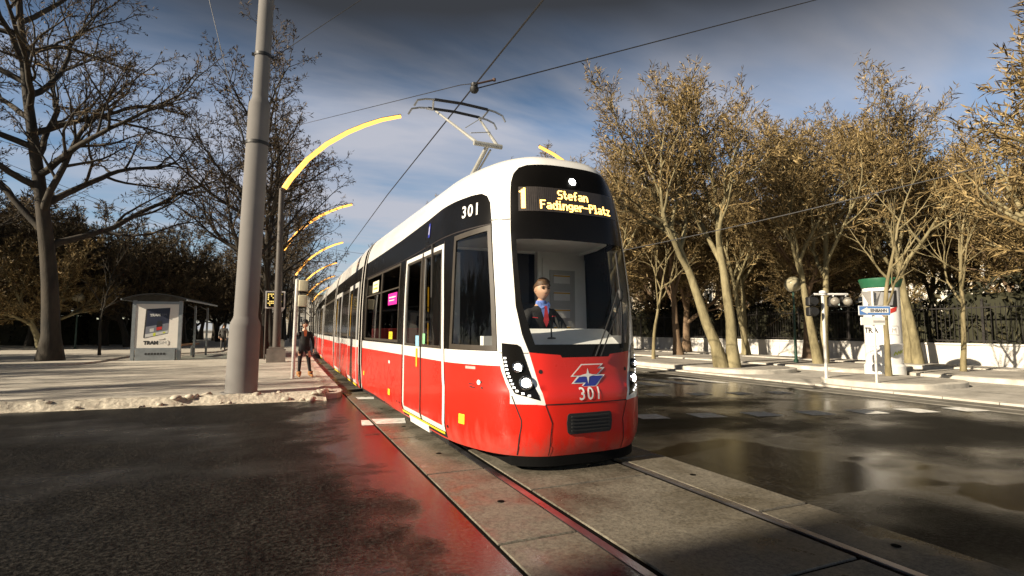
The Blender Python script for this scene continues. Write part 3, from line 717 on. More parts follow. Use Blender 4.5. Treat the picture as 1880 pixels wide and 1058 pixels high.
mb = MB()
for a, b in (((-7.5, .78), 0), ((-6.6, .74), 1), ((-5.5, .72), 2)):
    pts = [(a[0]+.9*t/24*1.0, a[1]+.16*math.sin(t*.5+b)*math.exp(-t*.03)+.08*math.cos(t*1.3)) for t in range(25)]; ribbon(mb, pts, .012)
mb.build('scratched_graffiti', pmat('scratch_dark_red', (.22, .02, .015), .5), tram)
# cooling grille on the nose
gr = [(-.275, .43), (-.255, .405), (.255, .405), (.275, .43), (.285, .52), (.275, .60), (.255, .62), (-.255, .62), (-.275, .60), (-.285, .52)]
mb = MB(); drape(mb, gr, 0, .012, edge=.02)
for k in range(5): drape(mb, rect(-.235, .235, .437+k*.036, .452+k*.036), 0, .03, step=.1, edge=.02)
mb.build('grille', M_black, tram, smooth=30)
# emblem, running numbers
def em(x, y, k=1): return ((x-468)/75*.205*k+.0, 1.012+(541-y)/51.5*.118*k)
rp = [(400, 541), (443, 494), (533, 494), (514, 512), (539, 512), (512, 538), (472, 538), (468, 541)]
bp_ = [(541, 546), (500, 592), (441, 592), (459, 574), (403, 574), (428, 548), (464, 548), (468, 545)]
mb = MB()
drape(mb, [em(*p) for p in [(390, 546), (440, 489), (546, 489), (527, 507), (553, 507), (520, 541), (552, 541), (503, 597), (429, 597), (448, 579), (392, 579), (420, 546)]][::-1], 0, .004, step=.05)
drape(mb, [em(*p) for p in rp][::-1], 1, .007, step=.05); drape(mb, [em(*p) for p in bp_][::-1], 2, .007, step=.05)
drape(mb, [em(*p) for p in [(468, 508), (474, 534), (500, 541), (474, 549), (468, 582), (462, 549), (430, 542), (462, 534)]][::-1], 0, .010, step=.05)
mb.build('emblem', [M_white, M_red, M_blue], tram)
for i_, ch in enumerate('301'):
    mb = MB(); drape_text(mb, ch, .008+(i_-1)*.104, .812, .185, 0, .006, .002, sxx=.92); mb.build('fleet_number', M_white, tram)
for i_, ch in enumerate('301'):
    mb = MB(); drape_text(mb, ch, -1.43+(i_-1)*.125, 2.91, .21, 0, .006, .004); mb.build('fleet_number', M_white, tram)
# destination display, dot matrix
GL = {'S': '01111 10000 10000 01110 00001 00001 11110', 't': '0100 0100 1110 0100 0100 0101 0010', 'e': '00000 00000 01110 10001 11111 10000 01110',
      'f': '0011 0100 0100 1110 0100 0100 0100', 'a': '00000 00000 01110 00001 01111 10001 01111', 'n': '00000 00000 10110 11001 10001 10001 10001', 'F': '11111 10000 10000 11110 10000 10000 10000',
      'd': '00001 00001 01101 10011 10001 10001 01111', 'i': '010 000 110 010 010 010 111', 'g': '00000 00000 01111 10001 10001 01111 00001 01110', 'r': '00000 00000 10110 11001 10000 10000 10000',
      '-': '0000 0000 0000 1111 0000 0000 0000', 'P': '11110 10001 10001 11110 10000 10000 10000', 'l': '110 010 010 010 010 010 111', 'z': '00000 00000 11111 00010 00100 01000 11111', 'A': '0010 0110 1110 0110 0110 0110 0110 0110 0110 0110 0110 0110 0110 0110'}
dp = rect(-.725, .725, 2.825, 3.115); mb = MB(); drape(mb, dp, 0, .004, step=.1)
for k in range(60): ribbon(mb, [(-.72+k*.0243, 2.83), (-.72+k*.0243, 3.11)], .004, 2, .005)
px_, pz_ = .0126, .0152
def led(txt, s, z, w=px_, h=pz_, bw=1.75):
    for ch in txt:
        rows = GL[ch].split(); n = len(rows[0])
        for j, r_ in enumerate(rows):
            for i, c in enumerate(r_):
                if c == '1': a = s+i*w; b = z-j*h; mb.add([D(a, b, .008), D(a+w*bw, b, .008), D(a+w*bw, b+h*.95, .008), D(a, b+h*.95, .008)], [(0, 1, 2, 3)], 1)
        s += (n+1.25)*w
    return s
led('A', -.715, 3.083, .024, .0175, 1.1)
led('Stefan', -.235, 3.075); led('Fadinger-Platz', -.47, 2.945)
mb.build('destination_display', [M_disp, M_amber, pmat('display_grid', (.015, .013, .012), .5)], tram)
mb = MB(); disc(mb, 0, 3.215, .043, 0, .012, r2=0); disc(mb, 0, 3.215, .062, 1, .010, r2=.043); mb.build('marker_lamp', [M_lamp, M_black], tram)
# headlights
hp = [(-.965, 1.36), (-.965, 1.22), (-.925, 1.01), (-.845, .835), (-.72, .805), (-.575, .765), (-.735, 1.28), (-.755, 1.325), (-.79, 1.345)]
leds = [(-.93, 1.2), (-.925, 1.16), (-.917, 1.12), (-.91, 1.08), (-.90, 1.04), (-.886, 1.005), (-.872, .968), (-.855, .93), (-.84, .893), (-.815, .858), (-.755, .835), (-.69, .815)]
for k in (1, -1):
    mb = MB(); q = [(a*k, b) for a, b in hp]; drape(mb, q if k > 0 else q[::-1], 0, .005, step=.05, edge=.012)
    for s, z in leds: drape(mb, rect(s*k-.015, s*k+.015, z-.0095, z+.0095), 1, .011, step=.1, edge=.006)
    h_ = mb.build('headlight', [M_blk, M_led], tram, smooth=40)
    for s, z, r in ((-.785, 1.11, .047), (-.705, .945, .062)):
        mb = MB(); c, nn = disc(mb, s*k, z, r*.62, 0, .03); rot = nn.to_track_quat('Z', 'Y').to_matrix()
        mb.lathe([(r*1.25, -.035), (r*1.25, -.008), (r*1.08, 0), (r*.8, -.004), (r*.64, -.012)], 20, c+nn*.006, 1, rot)
        if r > .06: mb.lathe([(r*.72, .004), (r*.4, .016), (0, .02)], 20, c, 0, rot)
        else: mb.lathe([(r*.5, .004), (r*.3, .01), (0, .013)], 20, c, 0, rot)
        mb.build('lamp_lens', [M_lamp, M_chrome], h_, smooth=40)
# wipers
for (s0, s1) in ((.10, .47), (.17, .55)):
    mb = MB(); pts = [D(s0+(s1-s0)*t/6, 1.21+.72*t/6, .03) for t in range(7)]; mb.tube(pts, .008, 6)
    mb.build('wiper_arm', M_black, tram)
mb = MB(); mb.tube([D(.515+.006*t, 1.30+.22*t, .018+.004*math.sin(t)) for t in range(6)], .012, 6); mb.tube([D(.50, 1.84+.03*t, .04) for t in range(5)], [.02, .035, .03, .036, .02], 8); mb.build('wiper_blade', M_black, tram, smooth=50)
# cab interior
mb = MB(); vs = []; fs = []
for k in range(25):
    s = -.66+k*1.32/24; a = Vector(S(s, 1.27)); b = Vector((a.x*1.0, .70-.10*(s/.66)**2, 1.50)); c_ = Vector((a.x*1.02, .80-.1*(s/.66)**2, 1.515)); e_ = Vector((a.x*1.02, .82-.1*(s/.66)**2, 1.44))
    vs += [(a.x*.97, a.y+.04, 1.27), tuple(a.lerp(b, .5)+Vector((0, .03, .0))), tuple(b), tuple(c_), tuple(e_)]
for k in range(24):
    for j in range(4): a = k*5+j; fs.append((a, a+5, a+6, a+1))
mb.add(vs, fs); mb.box((0, .75, 1.15), (1.9, .1, .56)); dash = mb.build('dashboard', M_cab, tram, smooth=40)
mb = MB(); mb.lathe([(.05, 0), (.045, .015), (.02, .02)], 14, (-.28, .33, 1.40)); mb.tube([(-.28, .33, 1.41), (-.28, .34, 1.55), (-.29, .36, 1.60)], [.009, .007, .014], 8); mb.build('microphone', M_black, dash, smooth=40)
mb = MB(); mb.prism([(-.6, .45), (.6, .45), (.95, 1.05), (1.1, 1.6), (1.1, 2.4), (-1.1, 2.4), (-1.1, 1.6), (-.95, 1.05)], .63, .69); mb.build('cab_floor', M_dkint, tram)
mb = MB(); mb.prism([(-.55, .48), (.55, .48), (.85, .85), (1.0, 1.3), (1.08, 1.95), (-1.08, 1.95), (-1.0, 1.3), (-.85, .85)], 2.60, 2.64); mb.build('cab_ceiling', M_cab, tram)
mb = MB(); mb.box((.80, 1.92, 1.66), (.86, .10, 2.0)); mb.box((.80, 1.86, 1.68), (.72, .03, 1.72)); mb.box((.76, 1.84, 1.86), (.42, .02, 1.02), 1)
for k in range(4): mb.box((.74, 1.825, 2.24-k*.25), (.27, .02, .13), 2); mb.box((.74, 1.818, 2.285-k*.25), (.27, .02, .018), 3)
mb.box((1.0, 1.835, 1.22), (.22, .02, .12), 4); mb.build('cab_cabinet', [M_cab, M_liner, M_tw, M_yel, M_steel], tram)
mb = MB(); mb.box((-.45, 2.0, 1.6), (1.45, .06, 2.1)); mb.box((-1.03, 1.78, 1.6), (.04, .42, 1.9), 1); mb.box((-.93, 1.93, 1.65), (.26, .04, 1.8), 1); mb.build('cab_partition', [M_dkint, M_cab], tram)
mb = MB(); mb.rbox((-.10, 1.28, 1.22), (.5, .46, .12), .08); mb.rbox((-.10, 1.50, 1.55), (.46, .12, .62), .05); mb.box((-.10, 1.28, .92), (.16, .2, .5)); mb.build('driver_seat', M_dkint, tram, smooth=40)
# passenger saloon
mb = MB(); mb.box((0, 4.5, .27), (2.28, 5.0, .05)); mb.box((0, 4.5, 2.70), (2.1, 5.0, .05)); mb.box((1.08, 4.5, 1.5), (.04, 5.0, 2.4)); mb.box((0, 7.0, 1.5), (2.2, .04, 2.5)); mb.build('saloon_lining', M_dkint, tram)
for x, y in ((-.88, 2.0), (-.90, 3.5), (-.45, 2.9), (-.5, 4.4), (-.1, 2.4)):
    mb = MB(); mb.tube([(x, y, .3), (x, y, 2.68)], .019, 8); mb.build('grab_pole', M_yel, tram, smooth=40)
for y in (4.7, 5.5, 6.3):
    mb = MB(); mb.rbox((-.72, y, .80), (.75, .42, .09), .05); mb.rbox((-.72, y+.23, 1.18), (.75, .08, .7), .03); mb.box((-.72, y, .53), (.2, .3, .5)); mb.build('passenger_seat', M_seat, tram, smooth=40)
# ---- the four following carriages
def carriage(y0, y1, doors, wins, tail=False):
    yc = (y0+y1)/2; L = y1-y0; hd = -math.atan2(tx(y1)-tx(y0), L)
    Mx = TI @ Matrix.Translation((tx(yc), yc, 0)) @ Matrix.Rotation(hd, 4, 'Z')
    zs = [.2, .4, .8, 1.115, 1.27, 1.6, 1.9, 2.3, 2.6, 2.80, 2.96, 3.15, 3.3, 3.45, 3.54, 3.60, 3.635, 3.649]
    def mat(z): return 1 if z < 1.1 else 0 if z < 1.26 else 2 if z < 2.95 else 0
    mb = MB(); prof = [(-Wz(z), z) for z in zs]+[(Wz(z), z) for z in zs[::-1]]; n = len(prof)
    vs = [(x, y, z) for y in (-L/2, L/2) for x, z in prof]; mb.v = vs
    for i in range(n-1):
        mb.f.append((i, i+1, n+i+1, n+i)); mb.m.append(mat(min(prof[i][1], prof[i+1][1])+1e-4))
    mb.f.append(tuple(range(n-1, -1, -1))); mb.m.append(2); mb.f.append(tuple(range(n, 2*n))); mb.m.append(2)
    mb.f.append((0, n, 2*n-1, n-1)); mb.m.append(2)
    o = mb.build('carriage', [M_tw, M_red, M_blk], tram, smooth=40); o.matrix_local = Mx
    def side(u, z, off): return Vector((-Wz(z)-off, -u, z))        # u runs towards the camera
    def add(nm, mats, fn):
        q = MB(); fn(q); c = q.build(nm, mats, o)
    for a, b in wins:
        add('side_window', [M_farglass, M_seal], lambda q: (drape(q, rect(a+.05, b-.05, 1.40, 2.50), 0, .010, step=.4, mp=side), drape(q, rect(a, b, 1.33, 2.58), 1, .006, holes=[rect(a+.05, b-.05, 1.40, 2.50)], step=.4, mp=side)))
    for a, b in doors:
        m_ = (a+b)/2
        add('door', [M_tw, M_red, M_farglass, M_seal, M_sticky, M_yel], lambda q: (drape(q, rect(a, b, .27, 2.62), 0, .018, step=.4, edge=.02, mp=side), [ (drape(q, rect(c+.08, d-.06, .36, 1.10), 1, .022, step=.4, mp=side), drape(q, rect(c+.09, d-.07, 1.28, 2.50), 2, .022, step=.4, mp=side)) for c, d in ((a, m_), (m_, b))],
            ribbon(q, [(m_, .3), (m_, 2.6)], .04, 3, .026, mp=side), ribbon(q, [(a, .24), (b, .24)], .05, 4, .03, mp=side), ribbon(q, [(m_-.35, 1.35), (m_-.28, 2.4)], .045, 5, .024, mp=side)))
    return o
carriage(12.42, 18.6, [(-2.75, -1.0), (1.0, 2.75)], [(-.85, .85)])
carriage(18.98, 24.4, [], [(-2.5, -.05), (.05, 2.5)])
carriage(24.78, 32.2, [(-3.2, -1.4), (1.4, 3.2)], [(-1.2, 1.2)])
carriage(32.58, 38.8, [(1.0, 2.6)], [(-2.9, -1.1), (-1.0, .9)])
for y in (12.23, 18.79, 24.59, 32.39):
    Mx = TI @ Matrix.Translation((tx(y), y, 0))
    mb = MB()
    for k in range(5):
        d = -.17+k*.085; q = .93 if k % 2 else .965
        prof = [(-1.15*q, .3), (-1.15*q, 2.5), (-1.05*q, 3.1), (-.8*q, 3.45), (.8*q, 3.45), (1.05*q, 3.1), (1.15*q, 2.5), (1.15*q, .3)]
        mb.add([(x, d+e, z) for e in (-.043, .043) for x, z in prof], [(i, (i+1) % 8, 8+(i+1) % 8, 8+i) for i in range(8)]+[tuple(range(7, -1, -1)), tuple(range(8, 16))])
    o = mb.build('bellows', M_bell, tram); o.matrix_local = Mx
    mb = MB()
    for yy in (-.2, .2):
        ps = [(-Wz(z)-.012, yy, z) for z in (.25, .8, 1.2, 1.9, 2.5, 2.9, 3.15, 3.3, 3.45, 3.54, 3.6)]
        mb.add([(x, y_+e, z) for x, y_, z in ps for e in (-.05, .05)], [(2*i, 2*i+1, 2*i+3, 2*i+2) for i in range(len(ps)-1)])
    o = mb.build('end_trim', M_trim, tram); o.matrix_local = Mx
# ---- pantograph
K = (-.06, 2.72, 4.42); HB = (-.10, 4.05, 5.50)
mb = MB()
for x in (-.28, .14): mb.tube([(x, 4.0, 3.66), (x, 5.2, 3.66)], .03, 6)
for x, y in ((-.28, 4.0), (.14, 4.0), (-.28, 5.2), (.14, 5.2)): mb.lathe([(.06, 0), (.075, .03), (.055, .06), (.075, .09), (.05, .12)], 10, (x, y, 3.58))
mb.box((-.07, 4.15, 3.74), (.55, .14, .12)); pan = mb.build('pantograph', M_alu, tram, smooth=40)
mb = MB(); mb.tube([(-.07, 4.15, 3.78), K], [.042, .035], 8); mb.tube([(.0, 4.25, 3.80), (K[0]+.07, K[1]+.06, K[2]-.05)], .016, 6); mb.build('lower_arm', M_alu, pan, smooth=40)
mb = MB(); mb.tube([(K[0]-.24, K[1], K[2]), (K[0]+.24, K[1], K[2])], .038, 10)
for s in (-1, 1): mb.tube([(K[0]+s*.17, K[1], K[2]), (HB[0]+s*.42, HB[1], HB[2]-.10)], [.028, .019], 8)
mb.tube([(K[0]-.16, K[1]+.35, K[2]+.29), (K[0]+.25, K[1]+.5, K[2]+.42)], .008, 5); mb.tube([(K[0]-.2, K[1]+.5, K[2]+.42), (HB[0]+.42, HB[1]-.08, HB[2]-.12)], .007, 5); mb.build('upper_arm', M_alu, pan, smooth=40)
mb = MB()
for dy in (-.2, .2):
    pts = [(-.86, -.16), (-.80, -.05), (-.66, -.005), (-.5, .015), (0, .035), (.5, .015), (.66, -.005), (.80, -.05), (.86, -.16)]
    c = [(HB[0]+x, HB[1]+dy, HB[2]+z) for x, z in pts]; mb.tube(c[:4], .018, 6, 1); mb.tube(c[5:], .018, 6, 1); mb.tube(c[3:6], .026, 6, 0)
for s in (-1, 1): mb.tube([(HB[0]+s*.52, HB[1]-.2, HB[2]), (HB[0]+s*.47, HB[1], HB[2]-.09), (HB[0]+s*.52, HB[1]+.2, HB[2])], .018, 6, 1)
mb.build('collector_head', [M_carb, M_steel], pan, smooth=40)
# ------------------------------------------------------------------ trees
def bark(name, lo, hi, sc=2.2):
    m, nt, b = nmat(name); n = noise_n(nt, sc, 6, .65, stretch=(1, 1, .35)); n2 = noise_n(nt, 14, 4, .6, stretch=(1, 1, .3))
    r = ramp(nt, n.outputs['Fac'], [(.33, lo), (.6, hi)]); lk(nt, r.outputs['Color'], b.inputs['Base Color']); b.inputs['Roughness'].default_value = .85
    bump(nt, b, n2.outputs['Fac'], .6, .02); return m
def twig_mat(name, cols):
    m, nt, b = nmat(name); g = node(nt, 'ShaderNodeNewGeometry'); oi = node(nt, 'ShaderNodeObjectInfo')
    r = ramp(nt, g.outputs['Random Per Island'], cols); lk(nt, r.outputs['Color'], b.inputs['Base Color']); b.inputs['Roughness'].default_value = .7
    b.inputs['Specular IOR Level'].default_value = .25
    return m
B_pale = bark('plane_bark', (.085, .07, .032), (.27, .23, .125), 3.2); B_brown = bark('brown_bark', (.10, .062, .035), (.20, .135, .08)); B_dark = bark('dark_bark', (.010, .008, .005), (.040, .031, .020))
B_sap = bark('sapling_bark', (.12, .10, .045), (.25, .205, .11), 5)
T_gold = twig_mat('dry_golden_twigs', [(0, (.030, .021, .010)), (.35, (.125, .088, .038)), (.7, (.25, .178, .076)), (1, (.43, .32, .15))])
T_brown = twig_mat('dry_brown_twigs', [(0, (.025, .019, .011)), (.5, (.075, .056, .031)), (1, (.16, .12, .065))])
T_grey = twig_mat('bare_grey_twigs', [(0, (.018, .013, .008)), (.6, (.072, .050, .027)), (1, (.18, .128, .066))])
T_hedge = twig_mat('dark_evergreen', [(0, (.010, .011, .007)), (.6, (.030, .030, .016)), (1, (.075, .066, .033))])
def leafchunk(mb, p, d, L, w, rnd):
    d = d.normalized(); s = d.cross(Vector((rnd.gauss(0, 1), rnd.gauss(0, 1), rnd.gauss(0, 1)))); s = s.normalized() if s.length > 1e-6 else d.orthogonal().normalized()
    u = d.cross(s); b = u*(w*rnd.uniform(-.6, .6)); m = p+d*(L*rnd.uniform(.38, .6)); o = len(mb.v)
    mb.v += [tuple(p), tuple(m+s*w+b), tuple(p+d*L+u*(L*rnd.uniform(-.22, .22))), tuple(m-s*w+b)]
    mb.f += [(o, o+1, o+2), (o, o+2, o+3)]; mb.m += [0, 0]
def turn(d, ang, az):
    a = d.orthogonal().normalized(); b = d.cross(a); return (d*math.cos(ang)+(a*math.cos(az)+b*math.sin(az))*math.sin(ang)).normalized()
class TP: pass
def tp(**k):
    p = TP(); p.up = (.0, .10, .16, .16, .1); p.sides = (10, 7, 5, 4, 3); p.nch = (8, 7, 6, 5); p.t0 = (.32, .2, .15, .1); p.ang = (46, 48, 46, 44); p.lr = (.55, .5, .46, .42); p.wob = (.05, .12, .18, .2, .2)
    p.maxlev = 4; p.leaf = (.34, .034); p.nleaf = 6; p.leafspread = 40; p.trunklev = 2; p.seg = (.8, .55, .4, .25, .16); p.rk = .58; p.flare = 1.5; p.leaflev = 4
    for a, b in k.items(): setattr(p, a, b)
    return p
def limb(T, Cn, p, d, L, r, lev, P, rnd):
    n = max(3, min(14, int(L/P.seg[lev]))); pts = [p]; dirs = [d]; rad = [r]
    tip = r*(.30 if lev < 2 else .35)
    for i in range(n):
        w = P.wob[lev]; d = (d+Vector((rnd.gauss(0, w), rnd.gauss(0, w), rnd.gauss(0, w*.7)+P.up[lev]*.5))).normalized()
        p = p+d*(L/n); pts.append(p); dirs.append(d); rad.append(r+(tip-r)*((i+1)/n)**.9)
    if lev == 0: rad[0] *= P.flare; rad[1] *= 1.03
    mb = T if lev <= P.trunklev else Cn
    mb.tube(pts, rad, P.sides[lev], 0, cap=False)
    if lev < P.maxlev:
        k = P.nch[lev]; k = max(1, int(k*rnd.uniform(.8, 1.2)*(min(1, L/(P.seg[lev]*3)) if lev else 1))); az = rnd.uniform(0, 6.28)
        for c in range(k):
            t = P.t0[lev]+(1-P.t0[lev])*((c+rnd.uniform(.2, .8))/k); f = t*n; i = min(n-1, int(f)); q = pts[i].lerp(pts[i+1], f-i); rr = rad[i]+(rad[i+1]-rad[i])*(f-i)
            az += 2.4+rnd.gauss(0, .4); a = R(P.ang[lev])*rnd.uniform(.65, 1.25)*(1.12-.35*t)
            cd = turn(dirs[i], a, az); cl = L*P.lr[lev]*(1.18-.55*t)*rnd.uniform(.75, 1.2)
            if cd.z < -.25 and lev < 3: cd.z *= -.3; cd.normalize()
            limb(T, Cn, q, cd, cl, max(.009, min(rr*.85, r*P.rk*(1.1-.4*t))), lev+1, P, rnd)
        if lev < P.maxlev: limb(T, Cn, pts[-1], dirs[-1], L*P.lr[lev]*.8, tip, lev+1, P, rnd)
    if lev >= P.leaflev:
        for c in range(P.nleaf):
            t = (c+rnd.random())/P.nleaf; f = t*n; i = min(n-1, int(f)); q = pts[i].lerp(pts[i+1], f-i)
            leafchunk(Cn, q, turn(dirs[i], R(P.leafspread)*rnd.uniform(.2, 1.3), rnd.uniform(0, 6.28)), P.leaf[0]*rnd.uniform(.55, 1.35), P.leaf[1]*rnd.uniform(.6, 1.4), rnd)
def tree_src(seed, H, r, P, stems=((0, 0, 0),), trunkL=.42):
    """meshes for one tree kind; stems = (lean x, lean y, offset)"""
    rnd = random.Random(seed); T = MB(); Cn = MB()
    for lx, ly, of in stems:
        d = Vector((lx, ly, 1)).normalized(); limb(T, Cn, Vector((of, 0, -.05)), d, H*trunkL, r, 0, P, rnd)
    def me(mb, nm):
        m = bpy.data.meshes.new(nm); m.from_pydata(mb.v, [], mb.f); m.polygons.foreach_set('use_smooth', [nm == 'trunk']*len(m.polygons)); m.update(); return m
    return me(T, 'trunk'), me(Cn, 'crown')
def put_tree(src, mats, loc, rz, label, group, sc=1, name='tree', cat='tree', sz=1):
    t = thing(name, loc, label, cat, group, rz); t.scale = (sc, sc, sc*sz)
    for me, nm, mt in ((src[0], 'trunk', mats[0]), (src[1], 'crown', mats[1])):
        key = me.name+mt.name
        m2 = CACHE.get(key)
        if m2 is None: m2 = me.copy() if me.materials else me; m2.materials.clear(); m2.materials.append(mt); CACHE[key] = m2
        o = bpy.data.objects.new(nm, m2); COL.objects.link(o); o.parent = t
    return t
CACHE = {}
PV = tp(nch=(9, 8, 7, 6), t0=(.40, .2, .15, .1), ang=(38, 42, 46, 46), lr=(.62, .56, .54, .50), up=(.02, .20, .15, .10, .06), nleaf=4, leaf=(.21, .016), leafspread=60, leaflev=3)
V1 = tree_src(11, 13.6, .22, PV, trunkL=.46); V2 = tree_src(23, 13.2, .20, PV, trunkL=.46); V3 = tree_src(37, 12.0, .23, tp(nch=(10, 8, 7, 6), t0=(.30, .2, .15, .1), ang=(50, 44, 46, 46), lr=(.68, .58, .54, .50), up=(.02, .14, .14, .10, .06), nleaf=4, leaf=(.21, .016), leafspread=60, leaflev=3), trunkL=.44)
VTW = tree_src(5, 12.0, .21, tp(nch=(6, 7, 7, 6), t0=(.52, .2, .15, .1), ang=(36, 42, 46, 46), lr=(.62, .60, .54, .50), up=(.10, .18, .14, .10, .06), wob=(.06, .12, .18, .2, .2), nleaf=4, leaf=(.21, .016), leafspread=60, leaflev=3, flare=1.35, sides=(12, 8, 5, 4, 3)), stems=((-.17, .08, -.17), (.05, -.02, .2)), trunkL=.56)
VPR = tree_src(8, 12.6, .17, tp(flare=1.2, nch=(6, 7, 7, 6), t0=(.52, .2, .15, .1), ang=(38, 42, 46, 46), lr=(.64, .58, .54, .50), up=(.06, .16, .14, .10, .06), nleaf=4, leaf=(.21, .016), leafspread=60, leaflev=3), stems=((-.07, .02, -.2), (.06, .0, .2)), trunkL=.5)
PB = tp(nch=(17, 8, 6, 5), t0=(.30, .22, .2, .1), ang=(66, 44, 46, 46), lr=(.50, .5, .46, .4), up=(.02, .05, .07, .08, .06), wob=(.022, .12, .18, .24, .26), nleaf=4, leaf=(.20, .020), leafspread=55, sides=(12, 8, 6, 4, 3), rk=.46)
BIG = tree_src(71, 16.5, .36, PB, trunkL=.97)
PA = tp(nch=(13, 7, 5, 4), t0=(.30, .22, .2, .1), ang=(56, 46, 46, 44), lr=(.42, .5, .46, .4), up=(.03, .07, .1, .1, .06), wob=(.03, .13, .2, .24, .26), nleaf=4, leaf=(.19, .020), leafspread=55, rk=.45)
AV1 = tree_src(81, 13, .24, PA, trunkL=.9); AV2 = tree_src(83, 12.6, .23, PA, trunkL=.9)
BSH = tree_src(91, 9.5, .2, tp(nch=(10, 8, 6, 5), t0=(.24, .2, .15, .1), ang=(58, 46, 46, 46), lr=(.66, .56, .52, .48), up=(.02, .12, .12, .10, .06), nleaf=5, leaf=(.24, .022), leaflev=3), trunkL=.5)
BSF = tree_src(92, 9.5, .2, tp(nch=(9, 8, 6, 5), t0=(.25, .2, .15, .1), ang=(54, 48, 46, 46), lr=(.62, .56, .52, .48), up=(.02, .12, .12, .10, .06), nleaf=5, leaf=(.24, .022), leaflev=3), trunkL=.48, stems=((-.2, .1, -.1), (.2, -.1, .15)))
SAP = tree_src(61, 5.2, .085, tp(nch=(9, 5, 4), t0=(.40, .25, .2), ang=(52, 40, 40), lr=(.42, .5, .45), up=(.02, .16, .16, .1), wob=(.05, .1, .15, .15), maxlev=2, leaflev=2, nleaf=2, leaf=(.14, .009), trunklev=2, seg=(.35, .25, .2, .15), flare=1.15, rk=.5, sides=(8, 6, 5, 4)), trunkL=.9)
SAP2 = tree_src(63, 5.4, .085, tp(nch=(9, 5, 4), t0=(.42, .25, .2), ang=(50, 40, 40), lr=(.44, .5, .45), up=(.02, .16, .16, .1), wob=(.05, .1, .15, .15), maxlev=2, leaflev=2, nleaf=2, leaf=(.14, .009), trunklev=2, seg=(.35, .25, .2, .15), flare=1.15, rk=.5, sides=(8, 6, 5, 4)), trunkL=.9)
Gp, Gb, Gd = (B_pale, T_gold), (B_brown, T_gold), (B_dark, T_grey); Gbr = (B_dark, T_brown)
rt = random.Random(77)
GR = 'bare golden trees along the right pavement'
put_tree(VTW, Gp, (14.35, 14.2, .2), R(-30), 'pale twin-stemmed plane tree on the raised island just right of the tram', GR)
put_tree(VPR, Gp, (19.4, 14.4, .2), R(10), 'stout pale tree with paired stems behind the white T-shaped signal post', GR)
put_tree(VPR, Gp, (22.7, 12.95, .2), R(70), 'paired pale trunks just right of the white advertising column', GR, 1.04)
put_tree(V1, Gb, (22.4, 17.2, .2), .6, 'brown-barked tree behind the round globe lamp by the white wall', GR, 1.0)
put_tree(V2, Gb, (19.3, 22.4, .2), 2.1, 'reddish brown tree between the thin sapling and the twin-stemmed plane tree', GR, 1.05)
put_tree(V3, Gb, (22.4, 25.3, .2), 1.2, 'brown tree close to the white wall with the flared trunk foot', GR, 1.05)
put_tree(VPR, Gp, (22.6, 21.0, .2), 1.0, 'pale paired trunks by the white wall behind the twin-stemmed plane tree', GR, 1.0)
put_tree(V2, Gp, (22.2, 31.5, .2), 4.0, 'mossy pale trunk nearest the tram windscreen, in front of the white wall', GR, 1.05)
put_tree(V3, Gp, (18.9, 5.2, .2), 3.6, 'golden tree reaching in from outside the right edge of the photo', GR, 1.25)
for k, (x, y, s) in enumerate([(14.6, 21.5, 1.06), (14.7, 28.5, 1.25), (14.9, 36, 1.3), (15.0, 44, 1.35), (19.4, 30, 1.2), (19.4, 38.5, 1.2), (15.2, 53, 1.45), (15.4, 62, 1.4), (15.6, 72, 1.1), (15.8, 83, 1.1), (19.6, 48, 1.1)]):
    put_tree((V1, V3, V2)[k % 3], (Gp, Gb)[k % 2], (x, y, .2), rt.uniform(0, 6), 'golden bare tree of the row hidden behind the tram roof', 'trees behind the tram', s)
for k, (x, y, s) in enumerate([(27, 8, .92), (28.5, 14, .95), (27.5, 20.5, .92), (28.5, 27, .98), (27, 34, 1), (32, 10.5, 1.0), (33, 18, 1.05), (33, 25, 1.05), (33, 32, 1.05), (28, 42, 1.0), (36, 39, 1.1), (29, 1.5, 1.0), (36, 4, 1.1), (38, 14, 1.1), (39, 24, 1.1), (28, 52, 1.05), (24.5, 2.2, 1.0), (26.3, 11, .9), (27, 17, .9), (26.5, 24, .9), (27, 30.5, .95), (30, 6, 1.0), (31, 14.5, 1.0), (30.5, 22, 1.0), (31, 29, 1.0), (31, 37, 1.05), (25.8, 5.5, 1.05), (28, 9, 1.15), (30, 3, 1.15), (33, 0, 1.2), (42, 9, 1.25), (43, 18, 1.2), (44, 30, 1.15), (37, 47, 1.1), (33, 58, 1.1)]):
    put_tree((V2, V1, V3)[k % 3], (Gb, Gp)[(k // 2) % 2], (x, y, .06), rt.uniform(0, 6), 'golden bare tree growing in the garden behind the iron fence', 'garden trees behind the fence', s)
put_tree(SAP, (B_sap, T_gold), (15.9, 9.75, .2), .4, 'slim sapling on the front island before the advertising column', 'young saplings', name='sapling')
put_tree(SAP2, (B_sap, T_gold), (19.75, 9.85, .2), 2.2, 'slim sapling standing alone at the far right before the white wall', 'young saplings', name='sapling')
put_tree(SAP2, (B_sap, T_gold), (15.55, 19.7, .2), 4.4, 'slim sapling just right of the tram windscreen pillar', 'young saplings', 1.05, name='sapling')
GL_ = 'bare trees on the left plaza'
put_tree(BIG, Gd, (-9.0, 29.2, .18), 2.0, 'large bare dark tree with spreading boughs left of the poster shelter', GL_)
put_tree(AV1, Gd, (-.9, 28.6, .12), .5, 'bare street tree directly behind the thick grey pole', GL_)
put_tree(SAP, (B_dark, T_grey), (-8.5, 34.1, .18), 1.4, 'thin dark sapling between the big bare tree and the poster shelter', GL_, .95, name='sapling')
